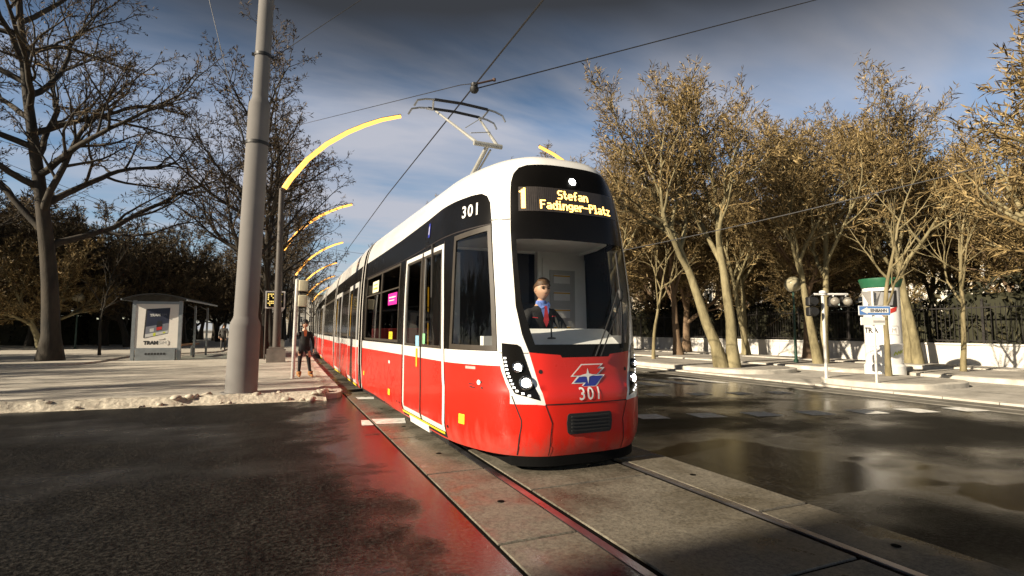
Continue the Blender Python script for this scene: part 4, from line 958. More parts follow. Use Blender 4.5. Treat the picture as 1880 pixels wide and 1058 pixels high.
for k, (x, y, s) in enumerate([(-.7, 33.5, 1), (-.5, 42, 1.02), (-.3, 51, 1), (0, 60, 1), (.4, 70, 1), (.8, 81, 1), (1.4, 93, 1), (2.0, 106, 1)]):
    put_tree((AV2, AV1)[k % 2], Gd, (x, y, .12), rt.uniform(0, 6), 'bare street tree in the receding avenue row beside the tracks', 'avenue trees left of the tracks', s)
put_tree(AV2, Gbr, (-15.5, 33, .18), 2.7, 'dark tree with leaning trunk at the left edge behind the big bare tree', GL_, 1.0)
put_tree(BSF, Gp, (-14.4, 45.5, .18), .9, 'pale forked tree seen just behind the big bare trunk', GL_, 1.05)
for k, (x, y, s) in enumerate([(-19, 47, 1.15), (-24, 52, 1.3), (-29, 58, 1.35), (-18.5, 56, 1.25), (-13.5, 55, 1.15), (-10.5, 50, 1.0), (-8, 57, 1.05), (-23, 66, 1.4), (-14, 68, 1.25), (-6, 68, 1.05), (-4.5, 78, 1.1), (-10, 84, 1.2), (-33, 70, 1.5), (-20, 80, 1.4), (-5.0, 95, 1.1), (-27, 90, 1.6), (-3.8, 112, 1.1), (-14, 100, 1.4), (-16, 50, 1.1), (-21, 60, 1.2), (-11, 62, 1.1), (-7, 74, 1.1), (-26, 46, 1.2), (-34, 52, 1.3)]):
    put_tree((BSH, BSF)[k % 2], Gbr, (x, y, .18), rt.uniform(0, 6), 'dark brown bushy tree in the park behind the left plaza', 'park trees behind the left plaza', s*1.28)
for k, (x, y, s) in enumerate([(-29, 19.5, 1.0), (-33, 22, 1.1), (-26, 23.5, .9), (-38, 25, 1.1), (-31, 27, 1.0), (-24, 27.5, .9), (-36, 31, 1.1), (-27, 32, 1.0), (-42, 20, 1.1), (-22, 31, .85)]):
    put_tree((V1, V3)[k % 2], Gbr, (x, y, .18), rt.uniform(0, 6), 'dark bushy tree left of the photo that shades the plaza', 'trees shading the plaza', s)  # out-of-view trees added for their shade on plaza and trunks
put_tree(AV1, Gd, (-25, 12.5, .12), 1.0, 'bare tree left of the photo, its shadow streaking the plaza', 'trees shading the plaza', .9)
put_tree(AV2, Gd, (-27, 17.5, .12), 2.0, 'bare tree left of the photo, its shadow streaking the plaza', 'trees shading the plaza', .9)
# trees that close the avenue far away
for k, (x, y, s) in enumerate([(7, 128, 1.0), (12, 120, 1.1), (16, 105, 1.1), (3, 142, 1.0), (-2, 132, 1.1)]):
    put_tree((AV2, V1)[k % 2], (Gd, Gb)[k % 2], (x, y, .06), rt.uniform(0, 6), 'distant tree closing the far end of the avenue', 'trees at the far end of the avenue', s)
# clipped dark hedges
def hedge(x0, x1, y0, y1, h, label, group, n, seed):
    rnd = random.Random(seed); mb = MB(); core = MB(); core.rbox(((x0+x1)/2, (y0+y1)/2, h*.42), (x1-x0-.3, y1-y0-.3, h*.84), .3)
    t = thing('hedge', ((x0+x1)/2, (y0+y1)/2, 0), label, 'hedge', group)
    for k in range(n):
        u = [rnd.random(), rnd.random(), rnd.random()]; a = rnd.randrange(4)
        if a < 3: u[a if a < 2 else 2] = rnd.choice((0, 1)) if a < 2 else 1
        p = Vector((x0+(x1-x0)*u[0], y0+(y1-y0)*u[1], h*u[2]*(.9+.25*noise.noise((x0+(x1-x0)*u[0], (y0+(y1-y0)*u[1])*.6, 1)))))
        d = Vector((rnd.gauss(0, 1), rnd.gauss(0, 1), rnd.gauss(.5, 1))); leafchunk(mb, p, d, rnd.uniform(.2, .5), rnd.uniform(.04, .09), rnd)
    for q, nm in ((core, 'branches'), (mb, 'foliage')):
        q.v = [(v[0]-(x0+x1)/2, v[1]-(y0+y1)/2, v[2]) for v in q.v]; q.build(nm, T_hedge, t)
for k in range(5): hedge(-48+k*8.1, -40+k*8.1, 58, 60.5, 2.9+.3*(k % 2), 'dark clipped hedge along the back of the left plaza', 'dark hedges behind the left plaza', 2600, k)
for k in range(10): hedge(25.2, 27.0, -8+k*7.1, -1+k*7.1, 2.7+.4*(k % 3), 'dark evergreen hedge right behind the iron fence', 'dark hedges behind the iron fence', 2600, 20+k)
# ------------------------------------------------------------------ poles, wires, lamps
M_pole = pmat('grey_steel_pole', (.175, .168, .162), .75, spec=.1, var=.08, scale=2)
def at_pole(z): return Vector((-.71, 13.22, .12))
t = thing('mast', (-.72, 13.25, .12), 'thick stepped grey steel mast on the plaza corner left of the tram', 'pole'); t.rotation_euler = (0, R(1.35), 0)
mb = MB(); mb.lathe([(.40, 0), (.40, .025), (.335, .03), (.325, .06), (.312, 1.46), (.30, 1.54), (.255, 1.64), (.245, 1.69), (.232, 6.5), (.224, 6.56), (.178, 6.66), (.170, 6.72), (.155, 14.5), (.0, 14.55)], 32)
mb.build('shaft', M_pole, t, smooth=35)
for z, r in ((5.62, .236), (7.72, .169)):
    mb = MB(); mb.lathe([(r, z-.04), (r+.018, z-.035), (r+.018, z+.035), (r, z+.04)], 24); mb.box((-(r+.03), 0, z), (.07, .05, .06)); mb.box((r+.03, 0, z), (.07, .05, .06)); mb.build('clamp', M_black, t, smooth=35)
def wire(name, pts, r, label, group=None, sag=0, n=14):
    a, b = Vector(pts[0]), Vector(pts[-1]); P_ = []
    if len(pts) == 2: P_ = [a.lerp(b, i/n)-Vector((0, 0, sag*4*(i/n)*(1-i/n))) for i in range(n+1)]
    else: P_ = pts
    mb = MB(); mb.tube(P_, r, 5); return tag(mb.build(name, M_wire, smooth=60), label, 'wire', group)
GW = 'overhead wires'
wire('contact_wire', [(tx(y), y, 5.56+.0*y) for y in (-20, 0, 8, 16, 27, 38, 50, 65, 80, 95, 110, 130, 160)], .013, 'black contact wire running straight above the tram track', GW)
wire('span_wire', [(-.35, 27.2, 11.0), (2.86, 8.9, 5.9)], .008, 'span wire from the near street lamp to the black insulator', GW)
wire('span_wire', [(2.95, 8.2, 5.56), (20, 8.25, 13.1)], .011, 'span wire rising right from the black insulator over the tram', GW)
wire('span_wire', [(2.86, 8.9, 5.9), (2.86, 8.2, 5.62)], .008, 'short wire end fixed to the black insulator', GW)
ins = thing('insulator', (2.88, 8.2, 5.56), 'black bell insulator hanging on the span wire above the pantograph', 'insulator')
mb = MB(); mb.lathe([(.0, -.10), (.05, -.09), (.075, -.05), (.075, -.01), (.05, 0), (.06, .02), (.06, .06), (.03, .08), (0, .08)], 16); mb.build('bell', M_black, ins, smooth=35)
mb = MB(); mb.tube([(.02, 0, .06), (.36, .0, .20)], .017, 8); mb.lathe([(.03, -.02), (.03, .02)], 8, (.36, .0, .20)); mb.build('clamp_rod', pmat('rusty_clamp', (.10, .06, .045), .6, metal=.4), ins, smooth=35)
for k, y in enumerate((37, 47.5, 58, 70, 82)):
    wire('span_wire', [(.1, y-.6, 8.0-.02*y), (13.4, y+1.4, 8.2-.02*y)], .009, 'cross-span wire over the street behind the tram', 'cross-span wires over the street', sag=.7)
    s = MB(); s.lathe([(0, -.1), (.06, -.08), (.06, .06), (0, .1)], 8, (tx(y), y, 6.05)); s.tube([(tx(y), y, 5.56), (tx(y), y, 7.1)], .008, 4); tag(s.build('insulator', M_black), 'small wire hanger where a cross-span meets the contact wire', 'insulator', 'wire hangers over the track')
p1 = Vector((-.72+math.sin(R(1.35))*5.62, 13.25, 5.7)); p2 = Vector((-.72+math.sin(R(1.35))*7.72, 13.25, 7.82))
wire('guy_wire', [p1+Vector((-.27, 0, 0)), (-2.6, 13.6, 12.6)], .007, 'thin wire rising left from the lower clamp of the grey mast', GW)
wire('guy_wire', [p2+Vector((.2, 0, 0)), (2.6, 12.6, 10.4)], .008, 'thin wire rising right from the upper clamp of the grey mast', GW)
for k, dz in enumerate((0, .35)): wire('telephone_wire', [(-22, 26, 12.6+dz), (-2.2, 42, 6.6+dz*.4)], .012, 'thin twin cable descending through the boughs of the big bare tree', 'twin cables on the left', sag=.3)
wire('telephone_wire', [(8.2, 13.6, 3.62), (13.2, 3.3, 4.95)], .012, 'black cable crossing low in front of the right-hand trees', GW, sag=.12)
wire('telephone_wire', [(24, 19.0, 4.4), (22, 4.0, 7.2)], .011, 'second black cable dipping between the right-hand trees', GW, sag=.2)
M_arc = emat('warm_light_tube', (1, .43, .075), 1.5)
M_mast = pmat('dark_lamp_mast', (.06, .05, .042), .6, var=.2)
def street_lamp(x, y, s, label, group, z0=.12):
    t = thing('street_lamp', (x, y, z0), label, 'street lamp', group)
    mb = MB(); mb.lathe([(.16, .6), (.15, 3.0), (.11, 7.3), (.10, 7.6)], 12); mb.build('mast', M_mast, t, smooth=40)
    mb = MB(); mb.box((0, 0, .28), (.75, .75, .56)); mb.box((0, 0, .6), (.6, .6, .1)); mb.build('plinth', M_gutter, t)
    pts = [(.02, 7.4), (.35, 8.15), (1.05, 9.15), (1.85, 9.97), (2.75, 10.65), (3.5, 11.1), (4.3, 11.5), (5.2, 11.82)]
    mb = MB(); mb.tube([(s*a, 0, b) for a, b in pts], [.09, .08, .07, .06, .055, .05, .045, .04], 8); arm = mb.build('curved_arm', M_mast, t, smooth=40)
    mb = MB(); q = [(s*(a-.02), -.03, b-.10) for a, b in pts]; q[0] = (s*.10, -.03, 7.62); mb.tube(q, [.115, .115, .11, .105, .10, .095, .09, .08], 8); mb.build('light_tube', M_arc, arm, smooth=60)
LG = 'curved lamps lit along the left of the track'
street_lamp(-.08, 25.3, 1, 'nearest lit curved street lamp arching over the tram', LG)
street_lamp(.05, 45.2, 1, 'second lit curved street lamp behind the nearest one', LG)
for y in (65.5, 86, 107, 128): street_lamp(.1+bend(y)*.6, y, 1, 'lit curved street lamp farther down the avenue', LG)
street_lamp(18.3, 26.3, -1, 'lit curved street lamp whose tip shows above the tram roof', None, .06)
# ------------------------------------------------------------------ globe lamps
M_green = pmat('green_lamp_post', (.012, .045, .028), .4, var=.15)
M_globe = pmat('smoked_globe', (.33, .30, .20), .12, var=.05, coat=.5)
def globe_lamp(loc, h, r, label, group):
    t = thing('globe_lamp', loc, label, 'street lamp', group)
    mb = MB(); mb.lathe([(.09, 0), (.09, .1), (.06, .14), (.055, .9), (.045, 1.0), (.04, h-r*.95), (.09, h-r*.9), (.10, h-r*.8)], 12); mb.build('post', M_green, t, smooth=35)
    mb = MB(); mb.lathe([(r*math.sin(a), h-r*math.cos(a)*.93) for a in [.35+k*(PI-.35)/14 for k in range(14)]]+[(0, h+r*.93)], 24); mb.build('globe', M_globe, t, smooth=60)
globe_lamp((19.15, 15.3, .2), 3.15, .34, 'green globe lamp on the right pavement beside the twin-stemmed tree', 'globe lamps')
globe_lamp((-13.0, 46.5, .18), 3.6, .36, 'green globe lamp on the left plaza beside the thin sapling', 'globe lamps')
globe_lamp((-8.1, 50, .18), 3.7, .40, 'globe lamp whose top peeks over the shelter roof', 'globe lamps')
# ------------------------------------------------------------------ shelter with poster
M_alum = pmat('shelter_frame_grey', (.20, .22, .23), .4, metal=.4, var=.1)
M_roofd = pmat('shelter_roof_dark', (.008, .009, .010), .8, var=.2, spec=.15)
M_paper = pmat('poster_white', (.62, .60, .55), .4, var=.03)
M_wood = pmat('bench_wood_orange', (.22, .095, .025), .6, var=.25, scale=3, stretch=(1, 8, 1))
ux = Vector((.995, -.10, 0)); ang = math.atan2(ux.y, ux.x)
sh = thing('tram_shelter', (-5.10, 28.9, .12), 'grey tram stop shelter with curved dark roof and white game poster panel', 'shelter', rz=ang)
W2 = .92
mb = MB()
for s in (-1, 1): mb.box((s*W2, 0, 1.36), (.14, .12, 2.72))
mb.box((0, 0, 2.62), (1.7, .13, .12)); mb.box((0, 0, .52), (1.7, .13, .08)); mb.build('panel_frame', M_alum, sh)
mb = MB(); mb.box((0, 0, .26), (1.56, .26, .52)); 
for k in range(7): mb.lathe([(.028, 0), (.05, 0), (.05, .012), (.028, .012)], 12, (-.36+k*.12, -.131, .30), 1, Matrix.Rotation(R(90), 3, 'X'))
mb.build('plinth', [M_alum, M_black], sh)
mb = MB(); mb.box((0, -.0, 1.57), (1.70, .07, 2.02)); mb.build('poster', M_paper, sh)
mb = MB()
def pq(poly, mi, off): mb.add([(x, -.036-off, z) for x, z in poly], [tuple(range(len(poly)))], mi)
bx = [(-.46, 1.00), (.44, 1.22), (.50, 2.40), (-.40, 2.33)]
pq([(-.52, 1.02), (-.46, 1.00), (-.40, 2.33), (-.46, 2.31)], 0, .003); pq(bx, 1, .003)
pq([(-.452, 1.16), (.444, 1.34), (.462, 1.70), (-.436, 1.52)], 2, .005); pq([(-.458, 1.03), (.44, 1.24), (.444, 1.36), (-.452, 1.18)], 3, .006)
pq([(-.02, 1.34), (.20, 1.38), (.21, 1.62), (.18, 1.80), (.01, 1.78), (-.02, 1.58)], 4, .007); pq([(-.015, 1.36), (.195, 1.40), (.20, 1.54), (-.015, 1.50)], 5, .009); pq([(-.28, 1.28), (-.12, 1.31), (-.12, 1.46), (-.28, 1.43)], 3, .008); pq([(-.14, 1.10), (-.04, 1.12), (-.04, 1.26), (-.14, 1.24)], 6, .009); pq([(.24, 1.22), (.34, 1.24), (.34, 1.31), (.24, 1.29)], 6, .009)
put_text(mb, 'TRAM', .155, 3, (-.09, -.046, 2.05), (1, 0, .06), (0, 0, 1), .0, .008); put_text(mb, 'SIM', .15, 2, (.27, -.046, 2.07), (1, 0, .06), (0, 0, 1), 0, -.002)
put_text(mb, 'TRAM', .215, 0, (-.21, -.042, .79), (1, 0, 0), (0, 0, 1), 0, .014); put_text(mb, 'SIM', .20, 2, (.26, -.042, .79), (1, 0, 0), (0, 0, 1), 0, -.003)
for a, b in (((.44, .68), (.50, .72)), ((.50, .72), (.50, .86)), ((.50, .86), (.44, .90)), ((.10, .93), (.30, .95)), ((.30, .95), (.33, 1.0))): mb.tube([(a[0], -.044, a[1]), (b[0], -.044, b[1])], .008, 4, 0)
mb.build('poster_print', [M_black, pmat('print_night_blue', (.012, .016, .035), .4), pmat('print_grey', (.13, .14, .17), .4), pmat('print_pale', (.42, .43, .42), .4), pmat('print_black', (.01, .01, .012), .4), pmat('print_red', (.35, .02, .015), .4), pmat('print_lime', (.45, .5, .05), .4)], sh)
# posts, curved roof, bench behind the panel (running away along local +y)
for sx_ in (1, -1):
    for y in (2.6, 5.2):
        mb = MB(); mb.box((sx_*W2, y, 1.3), (.09, .09, 2.6)); mb.tube([(sx_*W2, y, 2.2), (sx_*(W2-.06), y, 2.5), (sx_*(W2-.35), y, 2.66)], .025, 6); mb.build('post', M_alum, sh)
mb = MB(); n = 14; vs = []
for y in (-.55, 5.7):
    for top in (0, .05):
        for k in range(n+1): a = -1+2*k/n; vs.append((a*1.28, y, 2.72+.26*(1-a*a)+top))
m = n+1; fs = []
for k in range(n): fs += [(k, k+1, 2*m+k+1, 2*m+k), (m+k, 3*m+k, 3*m+k+1, m+k+1), (k, m+k, m+k+1, k+1), (2*m+k, 2*m+k+1, 3*m+k+1, 3*m+k)]
fs += [(0, 2*m, 3*m, m), (n, m+n, 3*m+n, 2*m+n)]; mb.add(vs, fs); r = mb.build('roof', M_roofd, sh, smooth=40)
mb = MB(); mb.box((1.28, 2.57, 2.735), (.05, 6.25, .07)); mb.box((-1.28, 2.57, 2.735), (.05, 6.25, .07)); mb.build('gutter', M_alum, r)
mb = MB(); mb.box((.35, 3.6, .62), (.42, 3.4, .07), 0)
for y in (2.3, 4.9): mb.box((.3, y, .3), (.06, .3, .6), 1)
mb.build('bench', [M_wood, M_alum], sh)
mb = MB(); mb.box((-W2+.02, 2.6, 1.5), (.02, 5.0, 1.9)); mb.build('glass_wall', glass_mat('shelter_glass', (.8, .85, .85), .8), sh)
# ------------------------------------------------------------------ stop post, departure board, signs
t = thing('stop_post', (.40, 16.6, .12), 'slim pale stop post with two cream boxes in front of the pedestrian', 'sign'); t.rotation_euler = (0, R(.9), 0)
mb = MB(); mb.tube([(0, 0, 0), (0, 0, 2.84)], .052, 12); mb.lathe([(.052, 0), (.0, .03)], 12, (0, 0, 2.84)); mb.build('post', M_post, t, smooth=40)
for z, h in ((2.66, .32), (2.22, .34)):
    mb = MB(); mb.rbox((.17, 0, z), (.25, .16, h), .03); mb.box((.17, 0, z-h/2-.02), (.2, .1, .03), 1); mb.build('sign_box', [pmat('cream_box', (.52, .48, .34), .5, var=.1), M_dark], t, smooth=30)
t = thing('departure_board', (-.20, 27.6, .12), 'dark departure board with yellow led rows hung between two trunks', 'sign')
mb = MB(); mb.box((0, .02, 2.80), (.86, .14, .82)); mb.build('case', M_post, t)
mb = MB(); mb.box((0, -.06, 2.80), (.74, .04, .70)); mb.build('screen', M_dark, t)
mb = MB(); rl = random.Random(3)
for r_ in range(7):
    for k in range(9):
        if rl.random() < .62: mb.box((-.30+k*.07, -.083, 3.06-r_*.085), (.05, .004, .05))
mb.build('led_row', emat('board_amber', (1, .75, .2), .5), t)
mb = MB(); mb.tube([(-.39, .02, 0), (-.39, .02, 3.2)], .03, 8); mb.build('post', M_mast, t)
t = thing('round_sign', (-.05, 31, .12), 'small round pale traffic sign between the avenue trunks', 'sign')
mb = MB(); mb.tube([(0, 0, 0), (0, 0, 2.9)], .03, 8); mb.build('post', M_post, t)
mb = MB(); mb.lathe([(.0, -.01), (.27, -.01), (.27, .01), (0, .01)], 24, (0, -.05, 2.55), 0, Matrix.Rotation(R(90), 3, 'X')); mb.build('plate', M_post, t)
# T-shaped signal post seen from behind
v = Vector((.94, -.34, 0)); ang = math.atan2(v.y, v.x)
t = thing('traffic_signal', (13.72, 10.05, .062), 'white T-shaped signal post carrying lamp heads on its arm', 'traffic light', rz=ang)
mb = MB(); mb.tube([(0, 0, 0), (0, 0, 2.47)], .042, 12); mb.lathe([(.075, 0), (.075, .05), (.06, .07)], 12); mb.build('post', M_post, t, smooth=35)
mb = MB(); mb.tube([(-.25, 0, 2.42), (.72, 0, 2.42)], .03, 8); mb.lathe([(.085, -.05), (.085, .05), (.05, .07), (0, .08)], 14, (0, 0, 2.45)); mb.build('arm', M_white, t, smooth=35)
for x in (.30, .66):
    h = MB(); h.tube([(x, 0, 2.42), (x, 0, 2.36)], .02, 6); h.rbox((x, .04, 2.22), (.25, .16, .28), .05, 1); h.build('signal_head', [M_white, M_black], t, smooth=30)
    q = MB(); q.lathe([(.115*math.sin(a), -.115*math.cos(a)) for a in [k*PI/12 for k in range(13)]], 18, (x, -.07, 2.22)); q.build('lamp_dome', pmat('dome_grey', (.26, .24, .20), .4, var=.1), t, smooth=60)
for z in (2.22, 1.94):
    h = MB(); h.rbox((-.34, .02, z), (.22, .2, .25), .05); h.lathe([(.0, -.05), (.09, -.04), (.105, .06), (.09, .06)], 14, (-.34, -.12, z), 0, Matrix.Rotation(R(90), 3, 'X')); h.build('signal_head', M_black, t, smooth=30)
h = MB(); h.tube([(-.25, 0, 2.42), (-.34, .02, 2.36), (-.34, .02, 1.85)], .02, 6); h.build('bracket', M_black, t)
# one-way sign
v = Vector((.955, -.30, 0)); ang = math.atan2(v.y, v.x)
t = thing('one_way_sign', (13.62, 8.62, .062), 'blue EINBAHN one-way arrow sign on a thin post by the kerb', 'sign', rz=ang)
mb = MB(); mb.tube([(0, .03, 0), (0, .03, 2.42)], .03, 10); mb.build('post', M_post, t, smooth=40)
mb = MB(); mb.rbox((.0, -.01, 1.92), (.86, .02, .24), .008)
mb.build('plate', pmat('sign_white', (.72, .72, .70), .4, var=.05), t)
mb = MB()
def sq(poly, mi, off): mb.add([(x, -.021-off, z) for x, z in poly], [tuple(range(len(poly)))], mi)
sq([(-.415, 1.815), (.415, 1.815), (.415, 2.025), (-.415, 2.025)], 0, .001)
sq([(-.385, 1.92), (-.20, 1.835), (-.20, 1.865), (.37, 1.865), (.37, 1.975), (-.20, 1.975), (-.20, 2.005)], 1, .004)
put_text(mb, 'EINBAHN', .105, 2, (.10, -.028, 1.918), (1, 0, 0), (0, 0, 1), 0, .003); mb.build('arrow_print', [pmat('sign_blue', (.09, .22, .52), .4, var=.05), M_white, M_black], t)
mb = MB(); mb.rbox((-.05, -.0, 1.66), (.66, .02, .2), .008); mb.box((.10, -.015, 1.65), (.30, .006, .05), 1)
put_text(mb, 'ausgenommen', .05, 1, (-.18, -.011, 1.69), (1, 0, 0), (0, 0, 1), .001) if False else None
mb.build('supplementary_plate', [M_white, M_trim], t)
mb = MB(); mb.add([(x, yy, z) for yy in (.07, .085) for x, z in ((-.26, 2.40), (.26, 2.40), (0, 1.96))], [(0, 2, 1), (3, 4, 5), (0, 1, 4, 3), (1, 2, 5, 4), (2, 0, 3, 5)]); mb.build('yield_plate', M_trim, t)
# ------------------------------------------------------------------ advertising column
t = thing('advertising_column', (17.6, 10.9, .062), 'round white advertising column with a green cap behind the sapling', 'advertising column', rz=math.atan2(10.9, 17.6)-PI/2)
CR = .50
mb = MB(); mb.lathe([(CR+.05, 0), (CR+.05, .32), (CR+.02, .36), (CR, .38), (CR, .95), (CR+.012, .96), (CR+.012, 1.0), (CR, 1.01), (CR, 2.76)], 48); mb.build('drum', M_white, t, smooth=35)
mb = MB(); mb.lathe([(CR-.05, 2.74), (CR+.02, 2.78), (CR+.07, 2.95), (CR+.09, 3.02), (CR+.09, 3.06), (.2, 3.10), (0, 3.11)], 48)
mb.build('cap', pmat('green_cap', (.018, .115, .055), .5, var=.1), t, smooth=35)
mb = MB()
def cy(a, z, off=.006): return Vector(((CR+off)*math.sin(a/CR), -(CR+off)*math.cos(a/CR), z))
def cyp(s, z, off=0): return cy(s, z, off+.003)
drape(mb, [(-.38, 2.14), (.46, 2.14), (.46, 2.66), (-.38, 2.66)], 0, .002, step=.06, mp=cyp); drape(mb, [(-.1, 2.2), (.30, 2.2), (.36, 2.56), (.0, 2.62)], 1, .004, step=.06, mp=cyp)
drape(mb, [(.02, 1.86), (.40, 2.02), (.44, 2.16), (.10, 2.06), (-.05, 1.92)], 2, .006, step=.06, mp=cyp)
def cytext(txt, s, z, size, mi, bold=.006):
    vs, fs = text_tris(txt, size, bold); mb.add([cyp(s+x, z+y, .006) for x, y in vs], fs, mi)
cytext('TRA', -.34, 1.42, .24, 0, .008); cytext('M', .30, 1.42, .20, 3, 0)
for a, b in (((.15, 1.30), (.47, 1.28)), ((.47, 1.28), (.44, 1.56)), ((.44, 1.56), (.24, 1.56))): ribbon(mb, [a, b], .014, 3, .006, mp=cyp)
for k in range(4): ribbon(mb, [(-.40, .92-k*.07), (-.40+.30*(1-.2*(k % 2)), .92-k*.07)], .018, 4, .006, mp=cyp)
pts = [(.26+.05*k, .70+(.05 if k % 2 else -.05)+.012*k) for k in range(8)]; ribbon(mb, pts, .035, 5, .007, mp=cyp)
mb.build('poster', [M_black, pmat('print_mid_grey', (.22, .22, .22), .5), pmat('poster_red', (.42, .03, .02), .5), M_trim, pmat('scrawl_violet', (.16, .14, .30), .5), pmat('scrawl_lime', (.55, .62, .08), .5)], t)
# ------------------------------------------------------------------ people
M_skin = pmat('skin', (.50, .30, .20), .5, var=.06, scale=8); M_suit = pmat('charcoal_suit', (.012, .0115, .012), .8, var=.15, scale=30); M_hair = pmat('brown_hair', (.085, .042, .017), .6, var=.45, scale=30, stretch=(6, 6, 1))
M_shirt = pmat('blue_shirt', (.14, .23, .62), .7, var=.06); M_tie = pmat('red_tie', (.50, .03, .04), .6, var=.2, scale=30); M_coat = pmat('dark_coat', (.007, .0065, .007), .8, var=.2); M_boot = pmat('tan_boots', (.42, .20, .06), .6, var=.2)
M_jeans = pmat('dark_trousers', (.012, .012, .015), .85, var=.2); M_grey = pmat('grey_jacket', (.06, .058, .055), .85, var=.15); M_eye = pmat('eye_dark', (.02, .015, .012), .3); M_dkhair = pmat('dark_hair', (.015, .012, .010), .6, var=.2); M_lip = pmat('lips', (.36, .15, .11), .5); M_scarf = pmat('orange_top', (.45, .10, .03), .7)
def skin_chain(J, E_, levels=1):
    names = list(J); me = bpy.data.meshes.new('skel'); me.from_pydata([J[n][0] for n in names], [(names.index(a), names.index(b)) for a, b in E_], [])
    o = bpy.data.objects.new('skel', me); COL.objects.link(o)
    sk = o.modifiers.new('s', 'SKIN'); su = o.modifiers.new('u', 'SUBSURF'); su.levels = su.render_levels = levels
    for i, n in enumerate(names):
        r = J[n][1]; me.skin_vertices[0].data[i].radius = r if hasattr(r, '__len__') else (r, r); me.skin_vertices[0].data[i].use_root = (i == 0)
    bpy.context.view_layer.update(); dg = bpy.context.evaluated_depsgraph_get(); ev = o.evaluated_get(dg).to_mesh()
    vs = [tuple(v.co) for v in ev.vertices]; fs = [tuple(p.vertices) for p in ev.polygons]; o.evaluated_get(dg).to_mesh_clear(); bpy.data.objects.remove(o); return vs, fs
def head_mesh(mb, c, h, face, mi=0):
    """head of height h centred at c, looking along face (unit, horizontal)"""
    f = Vector(face).normalized(); r = f.cross(Z3).normalized(); n, m = 20, 16; vs = []
    for j in range(m+1):
        ph = PI*j/m
        for i in range(n):
            th = 2*PI*i/n; x, y, z = math.sin(ph)*math.sin(th), math.sin(ph)*math.cos(th), math.cos(ph)      # y forward
            wx = .37*(1-.20*max(0, -z-.1)); wy = .46; wx *= 1-.22*max(0, -z-.2); q = Vector((x*wx, y*wy, z*.5))
            if y > 0 and z < -.35: q.y += .03*(-z)                                    # chin
            if abs(x) < .22 and y > .5:
                if -.38 < z < .12: q.y += .12*max(0, 1-abs(z+.22)/.32)*(1-abs(x)/.22)     # nose
            if y > .4 and .0 < z < .22 and .15 < abs(x) < .6: q.y -= .055               # eye sockets
            if y < -.1 and z < -.2: q.y *= .85
            vs.append(c+r*(q.x*h)+f*(q.y*h)+Z3*(q.z*h))
    fs = [(j*n+i, (j+1)*n+i, (j+1)*n+(i+1) % n, j*n+(i+1) % n) for j in range(m) for i in range(n)]; mb.add(vs, fs, mi)
    for s in (-1, 1):                                                               # ears
        e = MB(); e.lathe([(0, -.03*h), (.06*h, -.015*h), (.07*h, .01*h), (.03*h, .02*h), (0, .015*h)], 8, (0, 0, 0), mi, Matrix.Rotation(R(90), 3, 'Y')); mb.add([c+r*(v[0]+s*.37*h)+f*v[1]+Z3*(v[2]-.03*h) for v in e.v], e.f, mi)
    return f, r
def face_bits(mb, c, h, f, r, e=0, l=1, hr=2):
    for s in (-1, 1):
        p = c+r*(s*.15*h)+f*(.405*h)+Z3*(.035*h); k = MB(); k.lathe([(0, -.028), (.034, -.024), (.05, 0), (.034, .024), (0, .028)], 8); mb.add([p+r*(v[0]*h*1.7)+f*(v[1]*h)+Z3*(v[2]*h) for v in k.v], k.f, e)
        mb.tube([c+r*(s*(.07+.055*q)*h)+f*((.455-.035*q)*h)+Z3*((.115+.018*math.sin(q*1.5))*h) for q in range(4)], [.022*h, .032*h, .028*h, .012*h], 5, hr)
    mb.tube([c+r*(x*h)+f*((.455-abs(x)*.3)*h)+Z3*(-.275*h) for x in (-.11, -.05, 0, .05, .11)], [.008*h, .02*h, .018*h, .02*h, .008*h], 5, l)
def hair_cap(mb, c, h, f, r, mi, fringe=.18, back=-.35, thick=1.09, side=.0):
    n, m = 24, 10; vs = []
    for j in range(m+1):
        for i in range(n):
            th = 2*PI*i/n; fr = .5+.5*math.cos(th); lo = back+(fringe-back)*fr**1.3; lo = lo+side*(1-abs(math.cos(th)))
            zc = 1-(1-lo*2)*j/m if True else 0; zc = max(-.98, min(1, zc)); rad = math.sqrt(max(0, 1-zc*zc)); t_ = thick+.09*noise.noise((th*2.6, zc*3, h*7))+(.12 if fr > .6 and j < m*.7 else 0)
            vs.append(c+r*(rad*math.sin(th)*.375*h*t_)+f*(rad*math.cos(th)*.465*h*t_)+Z3*(zc*.5*h*t_))
    mb.add(vs, [(j*n+i, (j+1)*n+i, (j+1)*n+(i+1) % n, j*n+(i+1) % n) for j in range(m) for i in range(n)], mi)
